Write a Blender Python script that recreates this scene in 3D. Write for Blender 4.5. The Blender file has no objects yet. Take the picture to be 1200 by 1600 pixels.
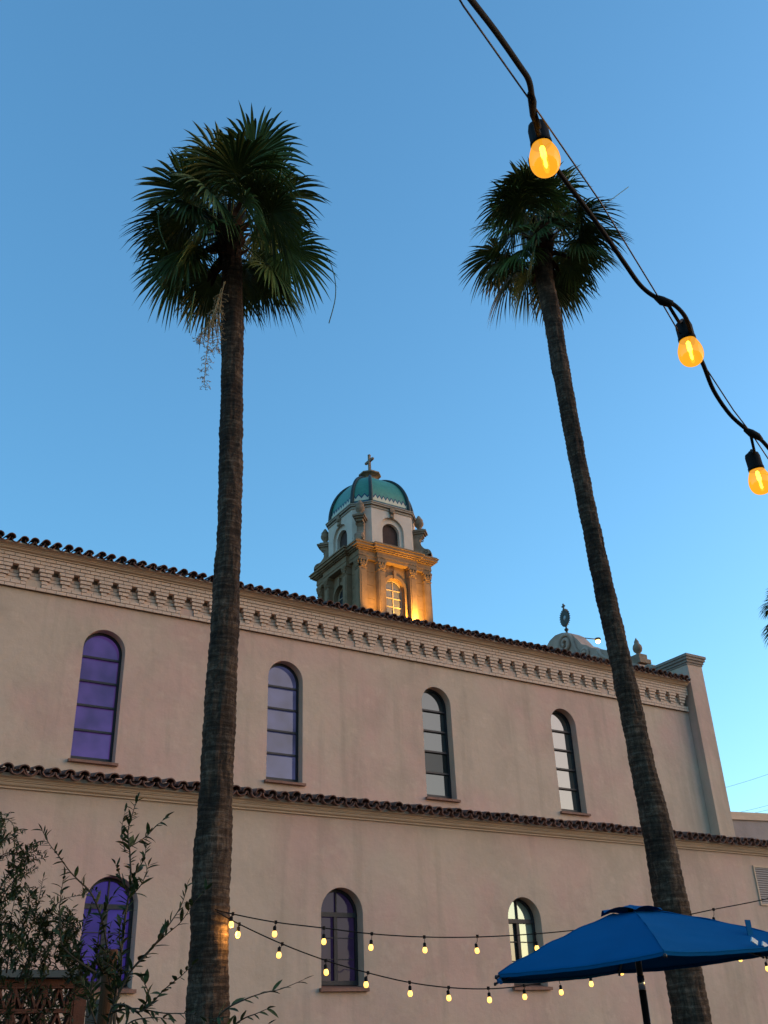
import bpy, math, random
from math import sin, cos, pi, radians as R
from mathutils import Vector, Matrix, noise
random.seed(7)
S = bpy.context.scene
COL = S.collection
# ------------------------------------------------------------------ camera
F_PX, PITCH, ROLL, YAW = 1534.9, R(28.637), R(-2.35), R(33.134)
EYE = Vector((0, 0, 1.6))
_f = Vector((sin(YAW)*cos(PITCH), cos(YAW)*cos(PITCH), sin(PITCH)))
_r0 = Vector((cos(YAW), -sin(YAW), 0)); _u0 = _r0.cross(_f)
_r = _r0*cos(ROLL) + _u0*sin(ROLL); _u = -_r0*sin(ROLL) + _u0*cos(ROLL)
cam = bpy.data.cameras.new('camera'); co = bpy.data.objects.new('camera', cam); COL.objects.link(co)
m = Matrix((( _r.x, _u.x, -_f.x, EYE.x), (_r.y, _u.y, -_f.y, EYE.y), (_r.z, _u.z, -_f.z, EYE.z), (0, 0, 0, 1)))
co.matrix_world = m
cam.sensor_fit = 'HORIZONTAL'; cam.sensor_width = 36; cam.lens = F_PX/1200*36
cam.clip_end = 5000; cam.clip_start = 0.05
S.camera = co
# ------------------------------------------------------------------ sky and sun
w = bpy.data.worlds.new('World'); S.world = w; w.use_nodes = True
nt = w.node_tree; nt.nodes.clear()
sky = nt.nodes.new('ShaderNodeTexSky'); sky.sky_type = 'NISHITA'; sky.sun_disc = False
SUN_EL, SUN_AZ = R(2), R(104)        # azimuth from +Y towards +X: at the horizon, to the viewer's right
sky.sun_elevation = SUN_EL; sky.sun_rotation = SUN_AZ
sky.air_density = 1.0; sky.dust_density = 1.0; sky.ozone_density = 4.0
bg = nt.nodes.new('ShaderNodeBackground'); bg.inputs[1].default_value = 0.15
out = nt.nodes.new('ShaderNodeOutputWorld')
# the camera compressed the sky's range: one gamma and one tint over the whole dome
gm = nt.nodes.new('ShaderNodeGamma'); gm.inputs[1].default_value = .897
tn = nt.nodes.new('ShaderNodeVectorMath'); tn.operation = 'MULTIPLY'; tn.inputs[1].default_value = (2.42, 2.28, 1.82)
nt.links.new(sky.outputs[0], gm.inputs[0]); nt.links.new(gm.outputs[0], tn.inputs[0]); nt.links.new(tn.outputs[0], bg.inputs[0]); nt.links.new(bg.outputs[0], out.inputs[0])
sd = bpy.data.lights.new('sun', 'SUN'); sd.energy = 0.40; sd.angle = R(60); sd.color = (1, .58, .32)
so = bpy.data.objects.new('sun', sd); COL.objects.link(so)
# broad afterglow round the set sun
GLOW_AZ = SUN_AZ+R(22)
sv = Vector((sin(GLOW_AZ)*cos(R(14)), cos(GLOW_AZ)*cos(R(14)), sin(R(14))))
so.rotation_euler = sv.to_track_quat('Z', 'Y').to_euler()
S.view_settings.view_transform = 'Standard'; S.view_settings.look = 'None'
S.view_settings.gamma = 1; S.view_settings.use_curve_mapping = False
S.view_settings.exposure = 2.0
# ------------------------------------------------------------------ helpers
def at(x, y, Y=None, X=None, dh=None):
    """point of the place seen at photo pixel x, y on the plane Y / X, or at horizontal distance dh"""
    r = _f + _r*((x-600)/F_PX) + _u*((800-y)/F_PX)
    k = Y/r.y if Y is not None else X/r.x if X is not None else dh/math.hypot(r.x, r.y)
    return EYE + r*k
class MB:
    def __init__(s): s.v = []; s.f = []; s.sm = []
    def add(s, vs, fs, smooth=False):
        n = len(s.v); s.v += [tuple(p) for p in vs]; s.f += [tuple(i+n for i in f) for f in fs]; s.sm += [smooth]*len(fs); return s
    def quad(s, a, b, c, d): return s.add([a, b, c, d], [(0, 1, 2, 3)])
    def box(s, x0, x1, y0, y1, z0, z1, M=None):
        vs = [Vector(p) for p in ((x0,y0,z0),(x1,y0,z0),(x1,y1,z0),(x0,y1,z0),(x0,y0,z1),(x1,y0,z1),(x1,y1,z1),(x0,y1,z1))]
        if M: vs = [M @ p for p in vs]
        return s.add(vs, [(0,3,2,1),(4,5,6,7),(0,1,5,4),(1,2,6,5),(2,3,7,6),(3,0,4,7)])
    def prism(s, poly, vec, M=None):
        """poly: list of 3D points (convex or not), extruded by vec"""
        a = [Vector(p) for p in poly]; b = [p+Vector(vec) for p in a]; n = len(a)
        vs = a+b
        if M: vs = [M @ p for p in vs]
        return s.add(vs, [tuple(range(n)), tuple(range(2*n-1, n-1, -1))] + [(i, i+n, (i+1) % n+n, (i+1) % n) for i in range(n)])
    def tube(s, pts, rad, n=8, caps=True, smooth=True):
        pts = [Vector(p) for p in pts]; k = len(pts); vs = []; fs = []
        up = None
        for i, p in enumerate(pts):
            t = (pts[min(i+1, k-1)]-pts[max(i-1, 0)]).normalized()
            if up is None: up = Vector((0, 0, 1)) if abs(t.z) < .9 else Vector((1, 0, 0))
            a = (up - t*up.dot(t)).normalized(); up = a; b = t.cross(a)
            r = rad[i] if isinstance(rad, (list, tuple)) else rad
            vs += [p+(a*cos(2*pi*j/n)+b*sin(2*pi*j/n))*r for j in range(n)]
        for i in range(k-1):
            for j in range(n):
                fs.append((i*n+j, i*n+(j+1) % n, (i+1)*n+(j+1) % n, (i+1)*n+j))
        if caps: fs += [tuple(range(n-1, -1, -1)), tuple(range((k-1)*n, k*n))]
        return s.add(vs, fs, smooth)
    def lathe(s, prof, c=(0,0,0), n=16, M=None, smooth=True, ph=0):
        vs = []; fs = []; c = Vector(c)
        for r, z in prof:
            vs += [Vector((r*cos(2*pi*j/n+ph), r*sin(2*pi*j/n+ph), z)) for j in range(n)]
        for i in range(len(prof)-1):
            for j in range(n): fs.append((i*n+j, i*n+(j+1) % n, (i+1)*n+(j+1) % n, (i+1)*n+j))
        fs += [tuple(range(n-1, -1, -1)), tuple(range((len(prof)-1)*n, len(prof)*n))]
        if M: vs = [M @ p for p in vs]
        return s.add([p+c for p in vs], fs, smooth)
    def data(s, name, mat):
        me = bpy.data.meshes.new(name); me.from_pydata(s.v, [], s.f)
        if any(s.sm): me.polygons.foreach_set('use_smooth', s.sm)
        if mat: me.materials.append(mat)
        me.update(); return me
    def build(s, name, mat, parent=None, loc=None, **k):
        return link(name, s.data(name, mat), parent, loc, **k)
def link(name, me, parent=None, loc=None, **k):
    o = bpy.data.objects.new(name, me); COL.objects.link(o)
    if parent: o.parent = parent
    if loc is not None: o.location = loc
    for a, b in k.items(): o[a] = b
    return o
def thing(name, label, category, loc=(0,0,0), group=None):
    o = bpy.data.objects.new(name, None); COL.objects.link(o); o.location = loc; o.empty_display_size = .2
    o['label'] = label; o['category'] = category
    if group: o['group'] = group
    return o
def spline(pts, n):
    """Catmull-Rom through pts (tuples of any length)"""
    P = [pts[0]]+list(pts)+[pts[-1]]; res = []
    for i in range(1, len(P)-2):
        for j in range(n):
            t = j/n
            res.append(tuple(.5*((2*b)+(-a+c)*t+(2*a-5*b+4*c-d)*t*t+(-a+3*b-3*c+d)*t**3) for a, b, c, d in zip(P[i-1], P[i], P[i+1], P[i+2])))
    res.append(tuple(pts[-1])); return res
# ------------------------------------------------------------------ materials
def mat(name, col, rough=.8, spec=.3, metal=0., var=.12, vscale=3., bump=0., bscale=40., emit=None, estr=0., stretch=(1,1,1), col2=None, rnd=0.):
    m = bpy.data.materials.new(name); m.use_nodes = True; t = m.node_tree; N = t.nodes; L = t.links
    b = N['Principled BSDF']; b.inputs['Roughness'].default_value = rough; b.inputs['Metallic'].default_value = metal
    b.inputs['Specular IOR Level'].default_value = spec
    tc = N.new('ShaderNodeTexCoord'); mp = N.new('ShaderNodeMapping'); mp.inputs['Scale'].default_value = stretch
    L.new(tc.outputs['Object'], mp.inputs[0])
    n1 = N.new('ShaderNodeTexNoise'); n1.inputs['Scale'].default_value = vscale; n1.inputs['Detail'].default_value = 6; n1.inputs['Roughness'].default_value = .6
    L.new(mp.outputs[0], n1.inputs['Vector'])
    r = N.new('ShaderNodeValToRGB'); c2 = col2 or tuple(c*(1+var) for c in col)
    r.color_ramp.elements[0].position = .3; r.color_ramp.elements[1].position = .7
    r.color_ramp.elements[0].color = (*[c*(1-var) for c in col], 1); r.color_ramp.elements[1].color = (*c2, 1)
    L.new(n1.outputs[0], r.inputs[0]); src = r.outputs[0]
    if rnd:
        oi = N.new('ShaderNodeObjectInfo'); hs = N.new('ShaderNodeHueSaturation')
        ma = N.new('ShaderNodeMath'); ma.operation = 'MULTIPLY_ADD'; ma.inputs[1].default_value = rnd; ma.inputs[2].default_value = 1-rnd/2
        L.new(oi.outputs['Random'], ma.inputs[0]); L.new(ma.outputs[0], hs.inputs['Value']); L.new(src, hs.inputs['Color']); src = hs.outputs[0]
    L.new(src, b.inputs['Base Color'])
    if bump:
        n2 = N.new('ShaderNodeTexNoise'); n2.inputs['Scale'].default_value = bscale; n2.inputs['Detail'].default_value = 5
        L.new(mp.outputs[0], n2.inputs['Vector'])
        bp = N.new('ShaderNodeBump'); bp.inputs['Strength'].default_value = bump; bp.inputs['Distance'].default_value = .01
        L.new(n2.outputs[0], bp.inputs['Height']); L.new(bp.outputs[0], b.inputs['Normal'])
    if emit:
        b.inputs['Emission Color'].default_value = (*emit, 1); b.inputs['Emission Strength'].default_value = estr/4
    return m
def stucco(name, base, pink, dark):
    """painted lime render: trowelled patches, faint pink bleed, thin streaks under ledges"""
    m = bpy.data.materials.new(name); m.use_nodes = True; t = m.node_tree; N = t.nodes; L = t.links
    b = N['Principled BSDF']; b.inputs['Roughness'].default_value = .92; b.inputs['Specular IOR Level'].default_value = .15
    tc = N.new('ShaderNodeTexCoord')
    def nz(sc, det, st=(1,1,1), rg=.55):
        mp = N.new('ShaderNodeMapping'); mp.inputs['Scale'].default_value = st; L.new(tc.outputs['Object'], mp.inputs[0])
        n = N.new('ShaderNodeTexNoise'); n.inputs['Scale'].default_value = sc; n.inputs['Detail'].default_value = det; n.inputs['Roughness'].default_value = rg
        L.new(mp.outputs[0], n.inputs['Vector']); return n.outputs[0]
    def ramp(s, a, bb):
        r = N.new('ShaderNodeMapRange'); r.inputs[1].default_value = a; r.inputs[2].default_value = bb; L.new(s, r.inputs[0]); return r.outputs[0]
    def mix(f, a, c, am=1.):
        x = N.new('ShaderNodeMix'); x.data_type = 'RGBA'
        mu = N.new('ShaderNodeMath'); mu.operation = 'MULTIPLY'; mu.inputs[1].default_value = am; L.new(f, mu.inputs[0]); L.new(mu.outputs[0], x.inputs[0])
        if isinstance(a, tuple): x.inputs[6].default_value = (*a, 1)
        else: L.new(a, x.inputs[6])
        x.inputs[7].default_value = (*c, 1); return x.outputs[2]
    c = mix(ramp(nz(.5, 4), .42, .62), base, pink, 1.)
    c = mix(ramp(nz(1.1, 5, (1, 1, .8)), .45, .7), c, dark, .42)
    c = mix(ramp(nz(4.5, 4), .55, .75), c, tuple(min(1, v*1.2) for v in base), .35)
    c = mix(ramp(nz(2.6, 6, (1, 1, .10)), .52, .72), c, dark, .5)
    L.new(c, b.inputs['Base Color'])
    bp = N.new('ShaderNodeBump'); bp.inputs['Strength'].default_value = .35; bp.inputs['Distance'].default_value = .012
    bp2 = N.new('ShaderNodeBump'); bp2.inputs['Strength'].default_value = .45; bp2.inputs['Distance'].default_value = .03
    L.new(nz(70, 6, rg=.7), bp.inputs['Height']); L.new(nz(5, 4), bp2.inputs['Height']); L.new(bp.outputs[0], bp2.inputs['Normal']); L.new(bp2.outputs[0], b.inputs['Normal'])
    return m
def pane_mat(name, dark, refl, emit=None, estr=0., tint=(.9,.95,1)):
    m = bpy.data.materials.new(name); m.use_nodes = True; t = m.node_tree; N = t.nodes; L = t.links; N.clear()
    o = N.new('ShaderNodeOutputMaterial'); mx = N.new('ShaderNodeMixShader'); mx.inputs[0].default_value = refl
    b = N.new('ShaderNodeBsdfPrincipled'); b.inputs['Base Color'].default_value = (*dark, 1); b.inputs['Roughness'].default_value = .5; b.inputs['Specular IOR Level'].default_value = 0
    tc = N.new('ShaderNodeTexCoord'); n = N.new('ShaderNodeTexNoise'); n.inputs['Scale'].default_value = 2.2; n.inputs['Detail'].default_value = 2; L.new(tc.outputs['Object'], n.inputs['Vector'])
    if emit:
        # uneven curtain light behind the glass
        mr = N.new('ShaderNodeMapRange'); mr.inputs[1].default_value = .3; mr.inputs[2].default_value = .7; mr.inputs[3].default_value = .14*estr; mr.inputs[4].default_value = .31*estr
        L.new(n.outputs[0], mr.inputs[0]); b.inputs['Emission Color'].default_value = (*emit, 1); L.new(mr.outputs[0], b.inputs['Emission Strength'])
    g = N.new('ShaderNodeBsdfGlossy'); g.inputs[0].default_value = (*tint, 1); g.inputs[1].default_value = .03
    bp = N.new('ShaderNodeBump'); bp.inputs['Strength'].default_value = .06; bp.inputs['Distance'].default_value = .03; L.new(n.outputs[0], bp.inputs['Height']); L.new(bp.outputs[0], g.inputs['Normal'])
    L.new(b.outputs[0], mx.inputs[1]); L.new(g.outputs[0], mx.inputs[2]); L.new(mx.outputs[0], o.inputs[0]); return m
M_WALL = stucco('wall_render', (.575,.43,.32), (.595,.385,.305), (.38,.295,.215))
M_BRICK = mat('painted_brick', (.66,.48,.36), .85, .2, var=.08, vscale=9, bump=.4, bscale=60, rnd=.10)
M_MORTAR = mat('brick_joint', (.13,.09,.065), .95, .1, var=.1)
M_TRIM = mat('painted_moulding', (.61,.44,.31), .85, .2, var=.09, vscale=5, bump=.25, stretch=(.4,2,2))
M_TILE = mat('clay_tile', (.135,.062,.042), .8, .25, var=.35, vscale=14, bump=.6, bscale=50, rnd=.6, col2=(.22,.11,.08))
M_SILL = mat('clay_sill', (.22,.11,.075), .7, .3, var=.25, vscale=8, bump=.3)
M_FRAME = mat('dark_frame', (.022,.020,.024), .45, .4, var=.2)
M_STONE = mat('tower_stone', (.26,.165,.095), .9, .2, var=.22, vscale=1.6, bump=.6, bscale=18)
M_STONE2 = mat('weathered_stone', (.27,.19,.13), .92, .2, var=.3, vscale=3, bump=.7, bscale=14)
M_WHITE = mat('drum_plaster', (.64,.52,.42), .9, .2, var=.08, vscale=2, bump=.2)
M_GREEN = mat('green_dome_tile', (.05,.225,.155), .4, .5, var=.15, vscale=7, bump=.3, bscale=60)
M_RIB = mat('dark_dome_rib', (.022,.035,.032), .5, .4, var=.2)
M_CREAM = mat('cream_tile', (.58,.55,.40), .5, .4, var=.1)
M_BLUE = mat('blue_tile', (.012,.05,.11), .45, .4, var=.1)
M_LOUVRE = mat('brown_louvre', (.075,.04,.03), .7, .3, var=.15)
M_TRUNK = None
M_FROND = mat('palm_leaf', (.058,.095,.020), .5, .25, var=.3, vscale=2, rnd=.8, col2=(.12,.175,.045))
M_PETIOLE = mat('palm_petiole', (.10,.13,.045), .45, .4, var=.2, rnd=.3)
M_BOOT = mat('palm_leaf_base', (.045,.026,.016), .9, .1, var=.4, vscale=10, bump=.6, rnd=.5)
M_DRY = mat('dry_flower_stalk', (.34,.27,.16), .85, .2, var=.2)
M_LEAF = mat('shrub_leaf', (.022,.036,.010), .6, .15, var=.3, vscale=4, rnd=.7, col2=(.06,.075,.024))
M_TWIG = mat('twig', (.06,.045,.03), .85, .2, var=.3)
M_CORD = mat('black_cord', (.006,.006,.006), .75, .15, var=.02)
M_CLOTH = mat('blue_canvas', (.002,.085,.21), .9, .04, var=.07, vscale=3, bump=.25, bscale=300)
M_POLE = mat('dark_bronze_pole', (.015,.015,.018), .3, .5, metal=.3, var=.1)
M_CHROME = mat('steel_collar', (.5,.5,.5), .25, .5, metal=1, var=.05)
M_WOOD = mat('wooden_post', (.075,.028,.008), .75, .2, var=.35, vscale=3, stretch=(8,8,.6), bump=.5, bscale=20)
M_CLAY = mat('breeze_block', (.10,.042,.026), .9, .15, var=.2, vscale=6, bump=.5, rnd=.2)
M_GREYP = mat('grey_green_steel', (.06,.075,.07), .6, .3, var=.1)
M_ROOF = mat('roof_membrane', (.13,.07,.05), .9, .1, var=.2)
M_GROUND = mat('courtyard_ground', (.07,.06,.052), .9, .2, var=.15, vscale=.6, bump=.3)
M_METAL = mat('bronze_finial', (.05,.045,.035), .5, .5, metal=.4, var=.2)
# ------------------------------------------------------------------ ground
MB().quad((-900,-900,0), (900,-900,0), (900,900,0), (-900,900,0)).build('ground', M_GROUND, kind='structure')
# ------------------------------------------------------------------ church
YC, YA = 19.0, 15.9             # clerestory wall face, aisle wall face
church = thing('church_building', 'pinkish stuccoed church with two rows of arched windows behind both palms', 'church', (12, 19, 0))
CL = Vector((-12, -19, 0))
def part(mb, name, mt, parent=None, **k):
    """mesh given in world coordinates, parented to the church"""
    o = mb.build(name, mt, parent or church, **k)
    if parent is None or parent is church: o.location = CL
    return o
def arch_wall(mb, x0, x1, z0, z1, y, ops, depth=.3, n=20, tf=None):
    """front face at depth y with arched openings (cx, w, zsill, zspring) and their reveals; tf maps (x,y,z) to world"""
    T = tf or (lambda x, yy, z: (x, yy, z)); x = x0
    q = lambda a, b, c, d: mb.quad(T(*a), T(*b), T(*c), T(*d))
    for cx, wd, zs, zp in sorted(ops):
        a, b = cx-wd/2, cx+wd/2; r = wd/2
        q((x,y,z0),(a,y,z0),(a,y,z1),(x,y,z1))
        q((a,y,z0),(b,y,z0),(b,y,zs),(a,y,zs))
        arc = [(cx-r*cos(pi*i/n), zp+r*sin(pi*i/n)) for i in range(n+1)]
        for (xa, za), (xb, zb) in zip(arc, arc[1:]): q((xa,y,za),(xb,y,zb),(xb,y,z1),(xa,y,z1))
        prof = [(a, zs)]+arc+[(b, zs)]
        for (xa, za), (xb, zb) in zip(prof, prof[1:]): q((xa,y,za),(xa,y+depth,za),(xb,y+depth,zb),(xb,y,zb))
        q((a,y,zs),(b,y,zs),(b,y+depth,zs),(a,y+depth,zs))
        x = b
    q((x,y,z0),(x1,y,z0),(x1,y,z1),(x,y,z1))
UP = [(5.44,.87), (9.58,.87), (13.70,.86), (17.80,.87)]
LO = [(5.08,.84), (9.17,.84), (13.25,.82), (17.42,.84)]
ops_u = [(c, wd, 6.66, 8.965) for c, wd in UP]; ops_l = [(c, wd, 2.50, 3.70) for c, wd in LO]
mb = MB(); arch_wall(mb, -7, 22.79, 5.2, 10.80, YC, ops_u)
mb.quad((-7,YC+.5,5.2), (22.79,YC+.5,5.2), (22.79,YC+.5,10.8), (-7,YC+.5,10.8))
part(mb, 'clerestory_wall', M_WALL)
mb = MB(); arch_wall(mb, -7, 32, 0, 5.45, YA, ops_l)
mb.quad((-7,YA+.5,0), (32,YA+.5,0), (32,YA+.5,5.45), (-7,YA+.5,5.45)); mb.quad((-7,YA,0), (-7,YC+10,0), (-7,YC+10,5.45), (-7,YA,5.45)); mb.quad((32,YA,0), (32,YC+10,0), (32,YC+10,5.45), (32,YA,5.45))
part(mb, 'aisle_wall', M_WALL)
# windows
G = {'purple': pane_mat('purple_lit_glass', (.03,.02,.05), .035, (.17,.085,.38), .34),
     'bluish': pane_mat('blue_violet_glass', (.02,.02,.03), .05, (.085,.095,.23), .42),
     'slate': pane_mat('slate_sky_glass', (.03,.035,.037), .10, tint=(.85,.95,.95)),
     'shade': pane_mat('dark_reflection_glass', (.03,.03,.028), .035, tint=(.85,.95,.95)),  # duller copy of slate: a dark reflection put into one pane's glass
     'grey': pane_mat('pale_sky_glass', (.05,.053,.05), .20, tint=(.9,.9,.85)),
     'violet': pane_mat('deep_violet_glass', (.03,.02,.08), .012, (.075,.04,.36), .42),
     'dim': pane_mat('dim_violet_glass', (.012,.01,.02), .02, (.05,.03,.11), .20),
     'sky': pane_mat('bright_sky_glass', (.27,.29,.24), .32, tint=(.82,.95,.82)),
     'red': pane_mat('red_lit_glass', (.08,.02,.02), .1, (.9,.22,.2), .35)}
def arch_poly(cx, r, zb, zp, y, n=16):
    return [(cx-r, y, zb)] + [(cx-r*cos(pi*i/n), y, zp+r*sin(pi*i/n)) for i in range(n+1)] + [(cx+r, y, zb)]
def ring(mb, outer, inner, y0, y1):
    """closed frame between two like point lists (x,z), front y0 to back y1"""
    n = len(outer)
    for i in range(n):
        j = (i+1) % n; (a, b), (c, d) = outer[i], outer[j]; (e, f), (g, h) = inner[i], inner[j]
        mb.quad((a,y0,b), (c,y0,d), (g,y0,h), (e,y0,f)); mb.quad((e,y0,f), (g,y0,h), (g,y1,h), (e,y1,f)); mb.quad((a,y0,b), (a,y1,b), (c,y1,d), (c,y0,d))
def xz(P): return [(p[0], p[2]) for p in P]
def window(cx, wd, zs, zp, Y, glass, upper, lab):
    e = bpy.data.objects.new('window', None); COL.objects.link(e); e.parent = church; e.location = Vector((cx, Y, zs))+CL; e['label'] = lab
    L0 = Vector((-cx, -Y, -zs)); yf = Y+.20
    def sp(mb, name, mt, **k): o = mb.build(name, mt, e, L0, **k); return o
    r = wd/2; fr = .05
    mb = MB(); ring(mb, xz(arch_poly(cx, r-.002, zs+.075, zp, 0)), xz(arch_poly(cx, r-fr, zs+.075+fr*1.4, zp, 0)), yf, yf+.05)
    if upper:
        bars = [zs+.16+.505*k for k in (1, 2, 3, 4)]
        for z in bars: mb.box(cx-r+fr, cx+r-fr, yf-.015, yf+.04, z-.02, z+.02)
    else:
        mb.box(cx-r+fr, cx+r-fr, yf-.01, yf+.045, zp-.045, zp+.03)           # transom
        mb.box(cx-.055, cx-.005, yf+.002, yf+.04, zs+.14, zp-.045)           # meeting stile
        mb.box(cx-.004, cx+.02, yf+.012, yf+.045, zs+.14, zp-.045)
        mb.box(cx-.012, cx+.012, yf+.01, yf+.04, zp+.03, zp+r-fr)            # mullion in the arch
        for k in (1, 2):
            z = zs+.14+(zp-.18-zs)*k/3; mb.box(cx-r+fr, cx-.056, yf+.015, yf+.035, z-.007, z+.007); mb.box(cx+.021, cx+r-fr, yf+.015, yf+.035, z-.007, z+.007)
    sp(mb, 'frame', M_FRAME)
    yp = yf+.045; ri = r-fr+.01; zb = zs+.12
    def pane(poly, g=glass, **k): sp(MB().add(poly, [tuple(range(len(poly)))]), 'pane', G[g], **k)
    if upper:
        cuts = [zb]+bars
        for i, (a, b) in enumerate(zip(cuts, cuts[1:])):
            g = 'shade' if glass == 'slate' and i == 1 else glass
            tl = random.uniform(-.004, .004)
            pane([(cx-ri, yp, a+.01), (cx+ri, yp+tl, a+.01), (cx+ri, yp+tl, b-.01), (cx-ri, yp, b-.01)], g)
        zt = bars[-1]+.01; th0 = math.asin(max(0, (zt-zp)/ri)) if zt > zp else 0
        P = ([(cx+ri, yp, zt), (cx+ri, yp, zp)] if zt < zp else [])
        P += [(cx+ri*cos(th0+(pi-2*th0)*i/18), yp, zp+ri*sin(th0+(pi-2*th0)*i/18)) for i in range(19)]
        if zt < zp: P += [(cx-ri, yp, zt)]
        pane(P[::-1])
    else:
        pane([(cx-ri, yp+.02, zb), (cx-.03, yp+.02, zb), (cx-.03, yp+.02, zp-.03), (cx-ri, yp+.02, zp-.03)], 'grey' if glass == 'sky' else glass)
        pane([(cx, yp, zb), (cx+ri, yp, zb), (cx+ri, yp, zp-.03), (cx, yp, zp-.03)])
        for sgn in (-1, 1):
            P = [(cx, yp, zp+.02)]+[(cx+sgn*ri*cos(pi/2*i/10), yp, zp+.02+(ri-.02)*sin(pi/2*i/10)) for i in range(11)]
            pane(P if sgn < 0 else P[::-1])
    mb = MB()
    mb.prism([(cx-r+.003, Y+.27, zs+.075), (cx-r+.003, Y-.075, zs+.02), (cx-r+.003, Y-.085, zs-.03), (cx-r+.003, Y+.27, zs-.03)], (wd-.006, 0, 0))
    mb.box(cx-r-.05, cx+r+.05, Y-.08, Y-.003, zs-.035, zs+.018)
    sp(mb, 'sill', M_SILL)
    # dark room box behind the panes
    return e
names = ['leftmost', 'second', 'third', 'rightmost']
labs_u = ['tall upper window glowing purple, left of the left palm trunk', 'tall upper window with blue-violet panes, right of the left palm trunk',
          'tall upper window with slate-blue panes reflecting a palm', 'tall upper window with pale grey panes, left of the right palm trunk']
labs_l = ['lower window lit deep violet behind the shrub branches', 'lower window with dim violet panes behind the string lights', 'lower window with bright pale panes beside the umbrella', 'reddish lit lower window mostly hidden behind the right palm trunk']
for (o, g, lb) in zip(ops_u, ('purple', 'bluish', 'slate', 'grey'), labs_u): window(*o, YC, g, True, lb)
for (o, g, lb) in zip(ops_l, ('violet', 'dim', 'sky', 'red'), labs_l): window(*o, YA, g, False, lb)
# mouldings
def moulding(name, prof, x0, x1):
    mb = MB(); n = len(prof); vs = [(x0, y, z) for y, z in prof]+[(x1, y, z) for y, z in prof]
    mb.add(vs, [(i, i+1, i+1+n, i+n) for i in range(n-1)]+[tuple(range(n)), tuple(range(2*n-1, n-1, -1))]); return part(mb, name, M_TRIM)
def cove(y0, z0, y1, z1, n=5, convex=False):
    return [(y0+(y1-y0)*((1-cos(pi/2*i/n)) if convex else sin(pi/2*i/n)), z0+(z1-z0)*(sin(pi/2*i/n) if convex else (1-cos(pi/2*i/n)))) for i in range(n+1)]
moulding('eaves_cornice', [(18.99,10.655), (18.825,10.655), (18.825,10.682), (18.835,10.684), (18.805,10.688)]+cove(18.805,10.69,18.76,10.725)+[(18.735,10.726), (18.735,10.742), (18.75,10.744), (18.72,10.748)]+cove(18.72,10.75,18.68,10.768, 4, True)+[(18.652,10.769), (18.652,10.80), (18.99,10.82)], -7, 22.72)
moulding('aisle_cornice', [(15.895,5.305), (15.86,5.305), (15.86,5.33), (15.845,5.333)]+cove(15.845,5.335,15.80,5.385)+[(15.775,5.387), (15.775,5.402), (15.79,5.404), (15.765,5.407)]+cove(15.765,5.409,15.735,5.445, 5, True)+[(15.705,5.446), (15.705,5.50), (15.895,5.52)], -7, 32)
# brick frieze -------------------------------------------------------
Z0, CH, PER = 9.955, .078, .41
bricks = []                       # (x0, x1, course, front y)
def run(x0, x1, c, yf, ln=.205, off=0., jit=.002):
    x = x0; first = True
    a = x0
    while a < x1-.02:
        b = min(x1, a+(ln-off if first and off else ln)); first = False
        if b-a > .03: bricks.append((a+.005, b-.005, c, yf+random.uniform(-jit, jit)))
        a = b
XE = 22.75; NP = 56; XS = 3.40-9*PER      # notch k is centred on XS+k*PER
def nx(k): return XS+.06+PER*(k)-.02
PATCH = {1, 9, 19, 21, 29, 31, 39}
run(-.3, XE, 0, 18.925, off=.1)
edges = [-.3]+[v for k in sorted(PATCH) for v in (nx(k+9)-.15, nx(k+9)+.15)]+[XE]
for a, b in zip(edges[::2], edges[1::2]): run(a, b, 1, 18.925)
for c, off, f in ((6,0,18.852), (7,.1,18.846), (8,0,18.840)): run(-.3, XE, c, f, off=off)
wid = {2: .115, 3: .205, 4: .235, 5: .285}; fy = {2: 18.925, 3: 18.90, 4: 18.875, 5: 18.853}
for k in range(NP+1):
    cc = nx(k)+PER/2              # corbel centre, between notch k and k+1
    if cc > XE-.12 or cc < -.2: continue
    kk = k-9
    for c in (2, 3, 4, 5):
        wv = wid[c]; f = fy[c]
        if c == 2: bricks.append((cc-wv/2, cc+wv/2, c, f))
        else:
            s = (-.03 if c % 2 else .02); bricks.append((cc-wv/2, cc+s-.003, c, f)); bricks.append((cc+s+.003, cc+wv/2, c, f))
    # recessed bricks in the notch to the right of this corbel
    n0 = nx(k+1)
    for c in (2, 3, 4):
        if c == 2 and (kk+1) in PATCH: continue
        hw = PER/2-wid[c]/2-.004
        if n0+hw > XE: continue
        if c == 3: bricks.append((n0-hw+.002, n0+hw-.002, c, 18.968))
        else: bricks.append((n0-hw+.002, n0-.003, c, 18.968)); bricks.append((n0+.003, n0+hw-.002, c, 18.968))
bricks.sort(key=lambda b: b[0])
bm_ = MB().box(-.5, .5, 0, 1, 0, 1).data('brick', M_BRICK)
vis = [b for b in bricks if b[1] > 3.0]
for (a, b, c, f) in vis[:300]:
    o = link('brick', bm_, church); o.scale = (b-a, 18.995-f, CH-.013); o.location = Vector(((a+b)/2, f, Z0+c*CH))+CL
mb = MB()
for (a, b, c, f) in vis[300:]+[q for q in bricks if q[1] <= 3.0]: mb.box(a, b, f, 18.995, Z0+c*CH, Z0+(c+1)*CH-.013)
part(mb, 'brickwork', M_BRICK, kind='stuff')
mb = MB().box(-.3, XE, 18.975, 18.998, Z0-.002, Z0+9*CH); mb.box(-.3, XE, 18.955, 18.974, Z0-.001, Z0+2*CH-.002); mb.box(-.3, XE, 18.882, 18.974, Z0+6*CH+.004, Z0+9*CH-.001)
part(mb, 'brick_joint', M_MORTAR)
for k in PATCH:
    c = nx(k+9)
    MB().box(c-.146, c+.146, 18.952, 18.973, Z0+1*CH, Z0+3*CH-.012).build('plaster_patch', M_WALL, church, CL)
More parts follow.
